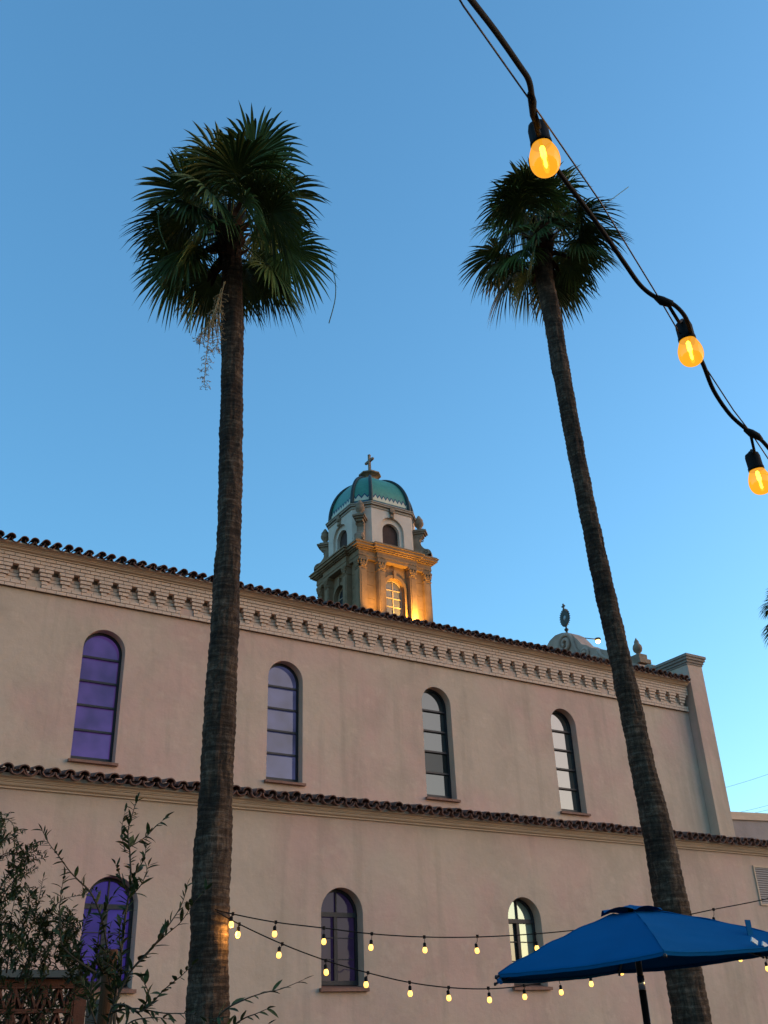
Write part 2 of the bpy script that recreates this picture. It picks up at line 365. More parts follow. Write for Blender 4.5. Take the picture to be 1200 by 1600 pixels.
# roof tiles ---------------------------------------------------------
def tile_mesh(rad, ln, up, taper=.85, n=8, th=.013):
    mb = MB(); sg = 1 if up else -1; vs = []; fs = []
    for e, (yy, k) in enumerate(((0, 1.), (ln, taper))):
        for rr in (rad*k, rad*k-th):
            vs += [(-rr*cos(pi*i/n), yy, sg*rr*sin(pi*i/n)*.95) for i in range(n+1)]
    m1 = n+1
    for i in range(n):
        fs += [(i, i+1, 2*m1+i+1, 2*m1+i), (m1+i+1, m1+i, 3*m1+i, 3*m1+i+1), (i+1, i, m1+i, m1+i+1), (2*m1+i, 2*m1+i+1, 3*m1+i+1, 3*m1+i)]
    fs += [(0, 2*m1, 3*m1, m1), (n, m1+n, 3*m1+n, 2*m1+n)]
    mb.add(vs, fs, False); return mb
slope = .26
def tiles(y0, zb, xs, pitch, double=False, slope=.26):
    bar = tile_mesh(pitch*.385, .46, True, th=.017).data('barrel_tile', M_TILE); pan = tile_mesh(pitch*.44, .46, False, th=.017).data('pan_tile', M_TILE)
    for i, x in enumerate(xs):
        jx = random.gauss(0, .008); jz = random.gauss(0, .006); jy = random.uniform(-.035, .015)
        o = link('barrel_tile', bar, church, Vector((x+jx, y0+jy, zb+.055+jz))+CL); o.rotation_euler = (math.atan(slope)+random.uniform(-.02,.02), random.gauss(0,.08), random.gauss(0,.045))
        o = link('pan_tile', pan, church, Vector((x+pitch/2+jx, y0+.01-jy, zb+.075))+CL); o.rotation_euler = (math.atan(slope), random.gauss(0,.08), random.gauss(0,.045))
        if double:
            o = link('under_tile', pan, church, Vector((x+pitch/2-jx*2, y0-.035+jy, zb+.052+jz))+CL); o.rotation_euler = (math.atan(slope), random.uniform(-.08,.08), random.uniform(-.04,.04)); o.scale = (.97, .9, .9)
PU = .2265; tiles(18.56, 10.775, [3.23+PU*k for k in range(-3, 86)], PU)
PL = .2345; tiles(15.62, 5.485, [3.2+PL*k for k in range(-2, 88)], PL, True, .2)
# tile fields above the eave rows (read as one corrugated sheet)
def field(x0, x1, y0, y1, zb, sl, pitch, name):
    mb = MB(); n = int((x1-x0)/pitch*8); vs = []
    ys = [y0+(y1-y0)*j/24 for j in range(25)]
    for y in ys:
        for i in range(n+1):
            x = x0+(x1-x0)*i/n; ph = (x-x0)/pitch*2*pi
            vs.append((x, y, zb+(y-y0)*sl+.045*cos(ph)+.012*((y-y0)*2.4 % 1)))
    fs = [(j*(n+1)+i, j*(n+1)+i+1, (j+1)*(n+1)+i+1, (j+1)*(n+1)+i) for j in range(24) for i in range(n)]
    part(mb.add(vs, fs, True), name, M_TILE, kind='stuff')
field(3.23-PU*20, 22.6, 18.95, 24.3, 10.90, .26, PU, 'nave_tiles')
field(3.2-PL*40, 22.8, 15.95, 18.99, 5.585, .1, PL, 'aisle_tiles')
field(22.9, 31.9, 15.95, 19.3, 5.585, .1, PL, 'aisle_tiles')
part(MB().quad((-7,24.3,12.3), (22.9,24.3,12.3), (22.9,29.9,10.8), (-7,29.9,10.8)), 'far_roof_slope', M_ROOF)
part(MB().quad((-7,29.6,0), (22.9,29.6,0), (22.9,29.6,10.8), (-7,29.6,10.8)), 'far_wall', M_WALL)
# end pier, parapet gable ------------------------------------------------
XG0, XG1 = 22.80, 23.42
mb = MB(); mb.box(XG0, XG1, 18.70, 20.05, 0, 11.36)
part(mb, 'end_pier', M_WALL)
mb = MB()
for (o_, z0, z1) in ((.02, 11.362, 11.42), (.05, 11.422, 11.50), (.09, 11.502, 11.58), (.12, 11.582, 11.66)): mb.box(XG0-o_, XG1+o_, 18.70-o_, 20.05+o_*.3, z0, z1)
mb.box(XG0+.05, XG1-.05, 18.75, 20.05, 11.662, 11.70)
part(mb, 'pier_cap', mat('pier_cap_stone', (.30,.23,.185), .9, .2, var=.15, vscale=4, bump=.4))
RY = 24.3
half = [(20.02,11.3), (20.02,11.62), (20.12,11.82), (20.30,11.90), (20.48,11.84), (20.56,11.72), (20.62,11.80), (20.66,12.02), (21.30,12.30), (21.42,12.36),
        (21.46,12.62), (21.95,12.92), (22.32,13.10), (22.60,13.22), (22.86,13.42), (23.05,13.50), (23.22,13.72), (23.45,14.0), (23.70,14.17), (23.95,14.24), (RY,14.27)]
poly = half+[(24.6,14.18), (24.86,13.99), (25.0,13.5), (25.5,13.2), (26.3,13.0), (27.2,12.4), (28.5,11.9), (29.6,11.6)]
mb = MB(); base = 10.6
for (y0, z0), (y1, z1) in zip(poly, poly[1:]):
    if y1-y0 < 1e-6: continue
    P = [(y0, base), (y1, base), (y1, z1), (y0, z0)]
    mb.quad(*[(XG0+.1, y, z) for y, z in P]); mb.quad(*[(XG1+.05, y, z) for y, z in P][::-1])
for (y0, z0), (y1, z1) in zip(poly, poly[1:]): mb.quad((XG0+.1,y0,z0), (XG1+.05,y0,z0), (XG1+.05,y1,z1), (XG0+.1,y1,z1))
M_GABLE = mat('gable_stone', (.44,.30,.225), .92, .2, var=.2, vscale=2.5, bump=.5, bscale=14)
part(mb, 'curved_gable', M_GABLE)
def spiral(cy, cz, r0, turns, w_, start, sgn=1, tail=None):
    pts = []
    n = int(turns*18)
    for i in range(n+1):
        t = i/n; a = start+sgn*turns*2*pi*t; r = r0*(1-.82*t); pts.append((XG0+.08-.03*t, cy+r*cos(a), cz+r*sin(a)))
    if tail: pts = [(XG0+.08, y, z) for y, z in tail]+pts
    return pts
part(MB().tube(spiral(23.82, 13.78, .36, 1.7, 0, R(180), -1, tail=[(22.4,12.62), (22.75,12.75), (23.1,13.0), (23.35,13.4)]), .075, 6), 'scroll', M_GABLE)
part(MB().tube(spiral(22.92, 13.12, .20, 1.5, 0, R(0), 1), .06, 6), 'scroll', M_GABLE)
part(MB().tube([(XG0+.07, y, z) for y, z in ((22.30,13.05), (22.18,12.80), (21.95,12.62), (21.7,12.5))], .07, 6), 'scroll', M_GABLE)
part(MB().tube([(XG0+.07, y, z) for y, z in ((22.75,12.92), (22.45,12.90), (22.2,12.72), (22.05,12.5))], .05, 6), 'scroll', M_GABLE)
part(MB().tube(spiral(20.32, 11.68, .16, 1.2, 0, R(90), -1), .05, 6), 'scroll', M_GABLE)
# monstrance finial on the gable
fin = thing('sunburst_finial', 'dark bronze sunburst finial with small cross on the curved gable', 'finial', (XG0+.35, 23.95, 14.2))
mb = MB().lathe([(.08,0), (.10,.03), (.05,.08), (.03,.13), (.07,.18), (.08,.22), (.03,.27), (.03,.36)], n=12); mb.build('stem', M_METAL, fin)
mb = MB(); N_ = 22
Rm = Matrix.Rotation(R(90), 4, 'Z')
o_, i_ = [], []
for k in range(N_*2):
    a = pi*k/N_; rr = .31 if k % 2 else .24; o_.append((rr*.86*sin(a), .66+rr*1.1*cos(a)))
vs = [Rm @ Vector((x, -.03, z)) for x, z in o_]+[Rm @ Vector((x, .03, z)) for x, z in o_]; n = len(o_)
inner = [(.08*sin(pi*k/N_), .66+.10*cos(pi*k/N_)) for k in range(N_*2)]
vs += [Rm @ Vector((x, -.03, z)) for x, z in inner]+[Rm @ Vector((x, .03, z)) for x, z in inner]
fs = []
for k in range(n):
    j = (k+1) % n; fs += [(k, j, 2*n+j, 2*n+k), (n+j, n+k, 3*n+k, 3*n+j), (k, n+k, n+j, j), (2*n+k, 2*n+j, 3*n+j, 3*n+k)]
mb.add(vs, fs); mb.build('sunburst', M_METAL, fin)
MB().lathe([(.082,-.012), (.082,.012)], n=20, M=Matrix.Translation((0,0,.66)) @ Rm @ Matrix.Rotation(pi/2, 4, 'X')).build('host_disc', mat('pale_host_glass', (.45,.5,.52), .3), fin)
mb = MB().box(-.025, .025, -.02, .02, .98, 1.20, Rm); mb.box(-.08, .08, -.021, .021, 1.08, 1.13, Rm); mb.build('cross', M_METAL, fin)
# urn
urn = thing('stone_urn', 'carved stone flame urn on a small pedestal right of the right palm trunk', 'urn', (XG0+.36, 20.85, 12.14))
mb = MB().box(-.25, .25, -.25, .25, -.06, .08); mb.box(-.18, .18, -.18, .18, .082, .26); mb.build('pedestal', M_STONE2, urn)
MB().lathe([(.06,.262), (.09,.275), (.05,.30), (.07,.34), (.135,.41), (.155,.50), (.14,.59), (.09,.66), (.075,.70), (.08,.73), (.03,.82), (.0,.88)], n=14).build('urn_body', M_STONE2, urn)
# parapet of the low wing at the right end
p0, p1 = at(1118, 1267, Y=19.4), at(1200, 1271, Y=19.4)
sl = (p1.z-p0.z)/(p1.x-p0.x); zt = lambda x: p0.z+(x-p0.x)*sl
M_WING_SHADE = stucco('shaded_wing_render', (.35,.29,.265), (.34,.26,.24), (.26,.22,.2))  # wall stucco again, with the wing's shade put into a darker mauve colour
mb = MB().prism([(XG1, 19.45, 4.5), (32, 19.45, 4.5), (32, 19.45, zt(32)-.22), (XG1, 19.45, zt(XG1)-.22)], (0, .4, 0)); part(mb, 'wing_parapet', M_WING_SHADE)
mb = MB().prism([(XG1, 19.39, zt(XG1)-.218), (32, 19.39, zt(32)-.218), (32, 19.39, zt(32)), (XG1, 19.39, zt(XG1))], (0, .5, 0)); part(mb, 'parapet_cap', M_TRIM)
# louvred vent on the aisle wall
vent = bpy.data.objects.new('louvred_vent', None); COL.objects.link(vent); vent.parent = church; vent.location = Vector((20.75, YA, 4.63))+CL
vent['label'] = 'grey louvred wall vent at the right edge'
mb = MB(); ring(mb, [(-.46,-.44), (.46,-.44), (.46,.44), (-.46,.44)], [(-.42,-.40), (.42,-.40), (.42,.40), (-.42,.40)], -.03, .0); mb.build('frame', M_TRIM, vent)
lou = MB().prism([(-.42, -.02, .02), (-.42, -.004, .055), (-.42, -.001, .05), (-.42, -.016, .013)], (.84, 0, 0)).data('slat', mat('grey_slat', (.28,.25,.23), .6, .3))
for k in range(16): link('slat', lou, vent, (0, -.004, -.41+k*.0505))
MB().quad((-.42,-.001,-.4), (.42,-.001,-.4), (.42,-.001,.4), (-.42,-.001,.4)).build('backing', M_FRAME, vent)
# ------------------------------------------------------------------ bell tower
TX, TY, TH = 27.0, 42.75, 2.32
tower = thing('bell_tower', 'ornate stone bell tower with green tiled dome rising behind the church roof', 'tower', (TX, TY, 0))
def tp(mb, name, mt, par=None, **k): return mb.build(name, mt, par or tower, **k)
def faceM(k): return Matrix.Rotation(k*pi/2, 4, 'Z')      # face 0 looks to -Y
tp(MB().box(-3.6, 3.6, -3.4, 3.6, 0, 20.9), 'tower_base', M_STONE)
ZB, ZC = 20.9, 24.78            # shaft foot, underside of entablature
for k in range(4):
    Mk = faceM(k); mb = MB()
    tfm = lambda x, y, z: tuple(Mk @ Vector((x, y, z)))
    arch_wall(mb, -TH, TH, ZB, ZC+.9, -TH+.18, [(-.02, 1.16, ZB+.5, 23.45)], .35, 14, tfm)
    tp(mb, 'shaft_wall', M_STONE)
    # stone courses scored in the panels
    for sx in (-1, 1):
        for j in range(5):
            tp(MB().box(min(sx*1.28, sx*1.86), max(sx*1.28, sx*1.86), -TH+.155, -TH+.178, ZB+.1+j*.78, ZB+.1+j*.78+.76, Mk), 'ashlar_panel', M_STONE)
    for px, pj, wd in ((-2.08, 0, .44), (2.08, 0, .44), (-1.0, .16, .42), (1.0, .16, .42)):
        f0 = -TH-pj; mb = MB().box(px-wd/2, px+wd/2, f0, -TH+.177, ZB, 24.20, Mk)
        mb.box(px-wd/2+.08, px+wd/2-.08, f0-.025, f0-.001, ZB+.3, 24.1, Mk)
        p = tp(mb, 'pilaster', M_STONE)
        c = MB(); c.box(px-wd/2-.03, px+wd/2+.03, f0-.03, -TH+.176, 24.202, 24.25, Mk)
        for row, (zz, nn, ww) in enumerate(((24.26, 3, .30), (24.38, 4, .40), (24.50, 3, .52))):
            for q in range(nn):
                u = px+(q-(nn-1)/2)*ww/nn
                c.lathe([(.01,0), (.06,.03), (.075,.08), (.05,.13), (.085,.16), (.01,.17)], tfm(u, f0-.01-row*.015, zz), 6)
        c.box(px-wd/2-.01, px+wd/2+.01, f0+.01, -TH+.175, 24.251, 24.66, Mk)
        c.box(px-wd/2-.07, px+wd/2+.07, f0-.07, -TH+.174, 24.662, 24.775, Mk)
        c.build('capital', M_STONE, p)
    # entablature, breaking forward over the window bay
    e = MB(); LAY = ((0, 24.78, 24.93), (.03, 24.932, 25.05), (.02, 25.052, 25.26), (.10, 25.262, 25.33), (.20, 25.332, 25.42), (.30, 25.422, 25.56), (.36, 25.562, 25.62), (.30, 25.622, 25.70))
    for (o_, z0, z1) in LAY: e.box(-1.265-o_, 1.265+o_, -TH-.19-o_, -TH-.021-o_, z0+.001, z1-.001, Mk)
    for q in range(-8, 9): e.box(q*.27-.05, q*.27+.05, -TH-.19-.10-.04 if abs(q) < 5 else -TH-.16, -TH+.1, 25.27, 25.33, Mk)
    tp(e, 'entablature_break', M_STONE)
    # window in the bay
    wn = bpy.data.objects.new('window', None); COL.objects.link(wn); wn.parent = tower
    f = MB(); yw = -TH+.36; A = [(p[0], p[2]) for p in arch_poly(-.02, .575, ZB+.5, 23.45, 0)]; B = [(p[0], p[2]) for p in arch_poly(-.02, .51, ZB+.56, 23.45, 0)]
    g = MB(); ring(g, A, B, yw, yw+.06); f.add([Mk @ Vector(v) for v in g.v], g.f)
    for z in (ZB+1.05, ZB+1.55, ZB+2.05, 23.42): f.box(-.53, .49, yw+.005, yw+.05, z-.025, z+.025, Mk)
    f.box(-.05, .01, yw+.003, yw+.055, ZB+.5, 23.42, Mk); f.box(-.04, .0, yw+.01, yw+.05, 23.44, 23.98, Mk)
    f.build('frame', mat('cream_sash', (.45,.36,.26), .6, .3), wn)
    P = [(p[0], yw+.045, p[2]) for p in arch_poly(-.02, .52, ZB+.52, 23.45, 0)]
    MB().add([Mk @ Vector(p) for p in P], [tuple(range(len(P)))]).build('pane', mat('curtained_glass', (.10,.105,.13), .35, .5, var=.15) if k == 0 else M_FRAME, wn)
    ar = MB(); g = MB(); A = [(-.02-.78*cos(pi*i/16), 23.45+.78*sin(pi*i/16)) for i in range(17)]; B = [(-.02-.60*cos(pi*i/16), 23.45+.60*sin(pi*i/16)) for i in range(17)]
    A = [(-.80, ZB+.5)]+A+[(.76, ZB+.5)]; B = [(-.62, ZB+.5)]+B+[(.58, ZB+.5)]
    ring(g, A, B, -TH+.10, -TH+.178); ar.add([Mk @ Vector(v) for v in g.v], g.f)
    ar.box(-.10, .06, -TH+.04, -TH+.177, 24.0, 24.5, Mk)
    ar.build('window_arch', M_STONE, tower)
entab = MB()
for (o_, z0, z1) in LAY: entab.box(-TH-.02-o_, TH+.02+o_, -TH-.02-o_, TH+.02+o_, z0, z1)
tp(entab, 'entablature', M_STONE)
tp(MB().box(-2.28, 2.28, -2.28, 2.28, 25.60, 25.85), 'attic_step', M_STONE)
# drum: chamfered square
def cham(h, c):      # 8 corners, counter-clockwise from the -Y face's left corner
    return [(-h+c,-h), (h-c,-h), (h,-h+c), (h,h-c), (h-c,h), (-h+c,h), (-h,h-c), (-h,-h+c)]
HD, CD = 2.13, .80; Z1, Z2 = 25.85, 28.38
for k in range(4):
    Mk = faceM(k); tfm = lambda x, y, z: tuple(Mk @ Vector((x, y, z)))
    mb = MB(); arch_wall(mb, -HD+CD, HD-CD, Z1, Z2, -HD, [(0, 1.56, Z1+.02, 27.05)], .13, 16, tfm)
    arch_wall(mb, -.80, .80, Z1, Z2-.4, -HD+.13, [(0, 1.12, Z1+.05, 26.95)], .35, 16, tfm)
    mb.quad(tfm(HD-CD,-HD,Z1), tfm(HD,-HD+CD,Z1), tfm(HD,-HD+CD,Z2), tfm(HD-CD,-HD,Z2))
    tp(mb, 'drum_wall', M_WHITE)
    lv = MB()
    for q in range(30):
        z = Z1+.05+q*.056; hw = .56 if z < 26.95 else math.sqrt(max(.0, .56**2-(z-26.95)**2))
        if hw > .05: lv.box(-hw, hw, -HD+.32, -HD+.36, z, z+.045, Mk)
    lv.box(-.56, .56, -HD+.37, -HD+.40, Z1+.05, 27.5, Mk)
    lv.build('louvre_screen', M_LOUVRE, tower)
    kb = MB()        # console over the arch
    kb.box(-.15, .15, -HD-.14, -HD-.002, 28.10, 28.40, Mk); kb.box(-.11, .11, -HD-.10, -HD-.001, 27.82, 28.098, Mk); kb.lathe([(.01,0), (.09,.03), (.10,.10), (.05,.14)], tfm(0, -HD-.10, 27.72), 8); kb.lathe([(.02,0), (.10,.04), (.11,.12), (.05,.16)], tfm(0, -HD-.12, 28.0), 8)
    kb.build('console', M_STONE2, tower)
cr = MB()
for (o_, z0, z1) in ((.05, 28.20, 28.28), (.02, 28.28, 28.36), (.12, 28.36, 28.46), (.16, 28.46, 28.52)):
    cr.prism([(x, y, z0+.001) for x, y in cham(HD+o_, CD+o_*.6)], (0, 0, z1-z0-.002))
tp(cr, 'drum_cornice', mat('cornice_stone', (.34,.28,.22), .9, .2, var=.2, vscale=3, bump=.4))
# dome: 8 panels, 8 ribs
ZD, HDm = 28.52, 2.60
def dome(t, off=0.):
    s = (1-t**2.25)**(1/2.0) if t < 1 else 0; h = .34+(2.02-.34)*s
    return h+off, (.10+.66*s)+off*.6, ZD+HDm*t
def dpt(i, u, t, off=0.):
    h, c, z = dome(t, off); P = cham(h, c); a = Vector(P[i]); b = Vector(P[(i+1) % 8]); p = a.lerp(b, u); return (p.x, p.y, z+off*t)
TS = [math.sin(pi/2*j/16) for j in range(17)]
for i in range(8):
    mb = MB(); vs = [dpt(i, u/6, t) for t in TS for u in range(7)]
    mb.add(vs, [(j*7+u, j*7+u+1, (j+1)*7+u+1, (j+1)*7+u) for j in range(16) for u in range(6)], True)
    pn = tp(mb, 'dome_panel', M_GREEN)
    wide = i % 2 == 0; nz = 9 if wide else 3
    cream = MB(); blue = MB()
    def strip(target, lo, hi, off, n):
        us = [.02+.96*q/n for q in range(n+1)]; vs = []
        for u in us: vs += [dpt(i, u, lo(u), off), dpt(i, u, hi(u), off)]
        target.add(vs, [(2*q, 2*q+2, 2*q+3, 2*q+1) for q in range(n)])
    zig = lambda u: .150+.090*abs(((u-.02)/.96*nz) % 1-.5)*2
    n_ = nz*8
    strip(cream, lambda u: .10, zig, .012, n_); strip(blue, zig, lambda u: zig(u)+.042, .018, n_); strip(blue, lambda u: .0, lambda u: .085, .014, 4)
    cream.build('cream_zigzag', M_CREAM, pn); blue.build('blue_zigzag', M_BLUE, pn)
    rb = MB(); pts = [dpt(i, 0, t, .03) for t in TS[:-1]]+[dpt(i, 0, .998, .03)]
    rb.tube(pts, [.125-.05*j/16 for j in range(17)], 8); tp(rb, 'dome_rib', M_RIB)
tp(MB().lathe([(.42,31.05), (.44,31.22), (.36,31.26), (.36,31.52), (.50,31.60), (.68,31.66), (.68,31.74), (.54,31.80), (.30,31.90), (.15,31.98), (.09,32.0)], n=8, smooth=False, ph=pi/8), 'dome_cap', M_STONE2)
cx = thing('rooftop_cross', 'small stone cross on top of the green dome', 'cross', (TX, TY, 31.96))
Mc = Matrix.Rotation(R(92), 4, 'Z')
mb = MB().box(-.075, .075, -.06, .06, 0, 1.15, Mc); mb.box(-.32, .32, -.055, .055, .70, .86, Mc)
for sx in (-.34, .34): mb.lathe([(.02,-.10), (.10,-.04), (.10,.04), (.02,.10)], Mc @ Vector((sx, 0, .78)), 8)
mb.lathe([(.02,-.08), (.10,-.03), (.10,.03), (.02,.10)], (0, 0, 1.17), 8)
mb.build('cross_body', M_STONE2, cx)
# corner scroll buttresses with urns
for k in range(4):
    Mk = Matrix.Rotation(k*pi/2+pi/4, 4, 'Z')         # corner directions: (-,-) for k=0 at -Y rotated +45
    b = MB(); W2 = .20
    prof = [(2.62,25.70), (2.62,25.95)]+[(2.62-.30*(1-cos(pi/2*j/5))-.0, 25.95+.32*sin(pi/2*j/5)) for j in range(1, 6)]+[(2.22,26.32), (2.05,26.55), (1.98,26.85), (2.08,27.05), (2.22,27.12), (2.22,27.25), (1.60,27.25), (1.60,25.70)]
    prof = [(r+.82, z) for r, z in prof]
    n = len(prof); vs = [Mk @ Vector((-W2, -r, z)) for r, z in prof]+[Mk @ Vector((W2, -r, z)) for r, z in prof]
    b.add(vs, [(i, (i+1) % n, (i+1) % n+n, i+n) for i in range(n)])
    core = 1.6
    for s_ in (0, n):
        for i in range(1, n-3): b.add([vs[s_+n-1], vs[s_+i], vs[s_+i+1], vs[s_+n-2]] if False else [Mk @ Vector(((-W2 if s_ == 0 else W2), -2.42, prof[i][1])), vs[s_+i], vs[s_+i+1], Mk @ Vector(((-W2 if s_ == 0 else W2), -2.42, prof[i+1][1]))], [(0, 1, 2, 3)])
    for sx in (-1, 1):
        pts = []
        for j in range(22):
            a = R(200)-j*R(26); r = .20*(1-j/26); pts.append(Mk @ Vector((sx*(W2+.005), -3.15+r*cos(a)*-1, 26.02+r*sin(a))))
        b.tube(pts, .035, 5)
        pts = [Mk @ Vector((sx*(W2+.005), -2.88+.12*(1-j/16)*cos(j*.5), 27.0+.12*(1-j/16)*sin(j*.5))) for j in range(14)]
        b.tube(pts, .03, 5)
    for (r0_, r1_, hw, z0, z1) in ((2.40, 3.14, .28, 27.26, 27.36), (2.40, 3.22, .34, 27.362, 27.46), (2.40, 3.08, .24, 27.462, 27.56)): b.box(-hw, hw, -r1_, -r0_, z0, z1, Mk)
    p = tp(b, 'scroll_buttress', M_STONE2)
    MB().lathe([(.12,0), (.16,.04), (.10,.10), (.16,.20), (.25,.34), (.27,.48), (.22,.62), (.24,.66), (.18,.74), (.08,.92), (.0,1.0)], Mk @ Vector((0, -2.80, 27.565)), 12).build('urn', M_STONE2, p)
# warm floodlights on the tower ledge (lit in the photo)
def flood(name, label, loc, target, watt, size=60, col=(1,.50,.075), group=None):
    t = thing(name, label, 'floodlight', loc, group)
    d = (Vector(target)-Vector(loc)).normalized(); q = d.to_track_quat('-Z', 'Y').to_matrix().to_4x4()
    MB().box(-.14, .14, -.10, .10, -.02, .10, q).build('housing', M_POLE, t)
    MB().tube([(0,0,-.16), (0,0,-.02)], .02, 6).build('bracket', M_POLE, t)
    MB().quad(*[q @ Vector(p) for p in ((-.11,-.08,-.022), (.11,-.08,-.022), (.11,.08,-.022), (-.11,.08,-.022))]).build('lens', mat('lit_lens', (1,.7,.3), emit=col, estr=6), t)
    L = bpy.data.lights.new('flood_lamp', 'SPOT'); L.energy = watt/4; L.color = col; L.spot_size = R(size); L.spot_blend = 1; L.shadow_soft_size = .10
    o = bpy.data.objects.new('flood_lamp', L); COL.objects.link(o); o.parent = t; o.location = d*.05; o.rotation_euler = d.to_track_quat('-Z', 'Y').to_euler()
    return t
flood('flood_light', 'warm floodlight on the tower ledge below right of the lit window', (TX+1.0, TY-3.05, 21.1), (TX+.75, TY-2.2, 23.0), 1500, 120)
flood('flood_light', 'warm floodlight on the tower ledge below left of the lit window', (TX-1.55, TY-3.15, 21.1), (TX-1.55, TY-2.1, 24.0), 480, 90)
# lit lamp on an arm at the gable
ga, gb = at(914, 997, X=23.6), at(934, 999, X=24.2)
gl = thing('arm_lamp', 'small lit lamp on a thin arm behind the curved gable', 'lamp', tuple(gb))
MB().tube([ga-gb, Vector((0,0,0))], .018, 6).build('arm', M_METAL, gl)
MB().lathe([(.02,.07), (.10,.04), (.12,0), (.10,-.02)], n=12).build('shade', M_METAL, gl)
MB().lathe([(.01,-.02), (.075,-.04), (.085,-.09), (.05,-.14), (.01,-.16)], n=12).build('bulb', mat('warm_lamp', (1,.8,.5), emit=(1,.62,.2), estr=8), gl)
# ------------------------------------------------------------------ palms
def trunk_mat():
    m = bpy.data.materials.new('palm_trunk_bark'); m.use_nodes = True; t = m.node_tree; N = t.nodes; L = t.links; b = N['Principled BSDF']
    b.inputs['Roughness'].default_value = .9; b.inputs['Specular IOR Level'].default_value = .15
    tc = N.new('ShaderNodeTexCoord')
    def nz(sc, st, det=6):
        mp = N.new('ShaderNodeMapping'); mp.inputs['Scale'].default_value = st; L.new(tc.outputs['Object'], mp.inputs[0])
        n = N.new('ShaderNodeTexNoise'); n.inputs['Scale'].default_value = sc; n.inputs['Detail'].default_value = det; n.inputs['Roughness'].default_value = .7; n.inputs['Distortion'].default_value = .6; L.new(mp.outputs[0], n.inputs['Vector']); return n.outputs[0]
    ringn = nz(2.6, (1.2,1.2,7)); crack = nz(7., (2.4,2.4,.8)); big = nz(1.2, (1,1,.8), 3)
    ad = N.new('ShaderNodeMath'); ad.operation = 'MULTIPLY'; L.new(ringn, ad.inputs[0]); L.new(crack, ad.inputs[1])
    ad2 = N.new('ShaderNodeMath'); ad2.operation = 'MULTIPLY_ADD'; ad2.inputs[1].default_value = .45; L.new(big, ad2.inputs[0]); L.new(ad.outputs[0], ad2.inputs[2])
    r = N.new('ShaderNodeValToRGB'); e = r.color_ramp.elements; e[0].position = .33; e[0].color = (.012,.008,.006,1); e[1].position = .66; e[1].color = (.15,.105,.072,1)
    x = e.new(.48); x.color = (.046,.030,.020,1)
    L.new(ad2.outputs[0], r.inputs[0]); L.new(r.outputs[0], b.inputs['Base Color'])
    bp = N.new('ShaderNodeBump'); bp.inputs['Strength'].default_value = .9; bp.inputs['Distance'].default_value = .035; L.new(ad.outputs[0], bp.inputs['Height']); L.new(bp.outputs[0], b.inputs['Normal'])
    return m
M_TRUNK = trunk_mat()
def frond_mesh(el, seed, scale=1.):
    """fan leaf pointing along +X at elevation el with gravity droop; returns MB of blade, MB of petiole"""
    rnd = random.Random(seed); pl = rnd.uniform(.75, 1.0)*scale; d = Vector((cos(el), 0, sin(el)))
    pts = []; p = Vector((.06, 0, 0)); g = rnd.uniform(.25, .5)
    for i in range(9):
        pts.append(p.copy()); dd = (d-Vector((0,0,1))*g*(i/8)**1.5*max(.15, cos(el))).normalized(); p = p+dd*pl/8
    pet = MB().tube(pts, [.022-.010*i/8 for i in range(9)], 5)
    ax = dd; tw = rnd.uniform(-.8, .8)
    side = Vector((0,1,0)); nrm = ax.cross(side).normalized()*-1
    if nrm.z < 0 and el < 1.2: nrm = -nrm
    side = side*cos(tw)+nrm*sin(tw); nrm = side.cross(ax).normalized()
    # blade tips back: costapalmate arch
    mb = MB(); NS = 52; span = R(rnd.uniform(255, 300)); BL = rnd.uniform(.92, 1.12)*scale; o = pts[-1]
    for s in range(NS):
        u = (s+.5)/NS*2-1; a = u*span/2
        L0 = BL*(.62+.38*cos(a*.62))*rnd.uniform(.93, 1.05); fold = rnd.uniform(.1, .26)
        dr = (ax*cos(a)+side*sin(a)+nrm*(fold*abs(sin(a))-.10)).normalized()
        lat = (-ax*sin(a)+side*cos(a)).normalized(); hw0 = span/NS/2
        split = rnd.uniform(.50, .66); dro = rnd.uniform(.22, .46)*scale; tip = rnd.uniform(.05, .42)*scale*(rnd.random() < .55)
        lw = rnd.uniform(-.05, .05)
        rows = []; K = 7
        for j in range(K+1):
            t = j/K; q = o+dr*(L0*t)+lat*(lw*t*t)
            q = q+Vector((0,0,-1))*(dro*t**2.6+tip*max(0, t-.55)**1.5*2.2)
            if t <= split: hw = hw0*L0*t+.003
            else: hw = (hw0*L0*split+.003)*max(0, 1-((t-split)/(1-split))**1.5)
            hw *= .98
            rows.append((q-lat*hw, q+nrm*(hw*.55), q+lat*hw))
        vs = [v for row in rows for v in row]
        fs = []
        for j in range(K):
            b = j*3; fs += [(b, b+1, b+4, b+3), (b+1, b+2, b+5, b+4)]
        mb.add(vs, fs)
    return mb, pet
ELS = [R(v) for v in (82, 66, 50, 36, 22, 8, -6, -20, -36, -52)]
FR = []
for i, el in enumerate(ELS):
    for sd in range(2):
        b, p = frond_mesh(el, 100+i*7+sd); FR.append((b.data('frond', M_FROND), p.data('petiole', M_PETIOLE)))
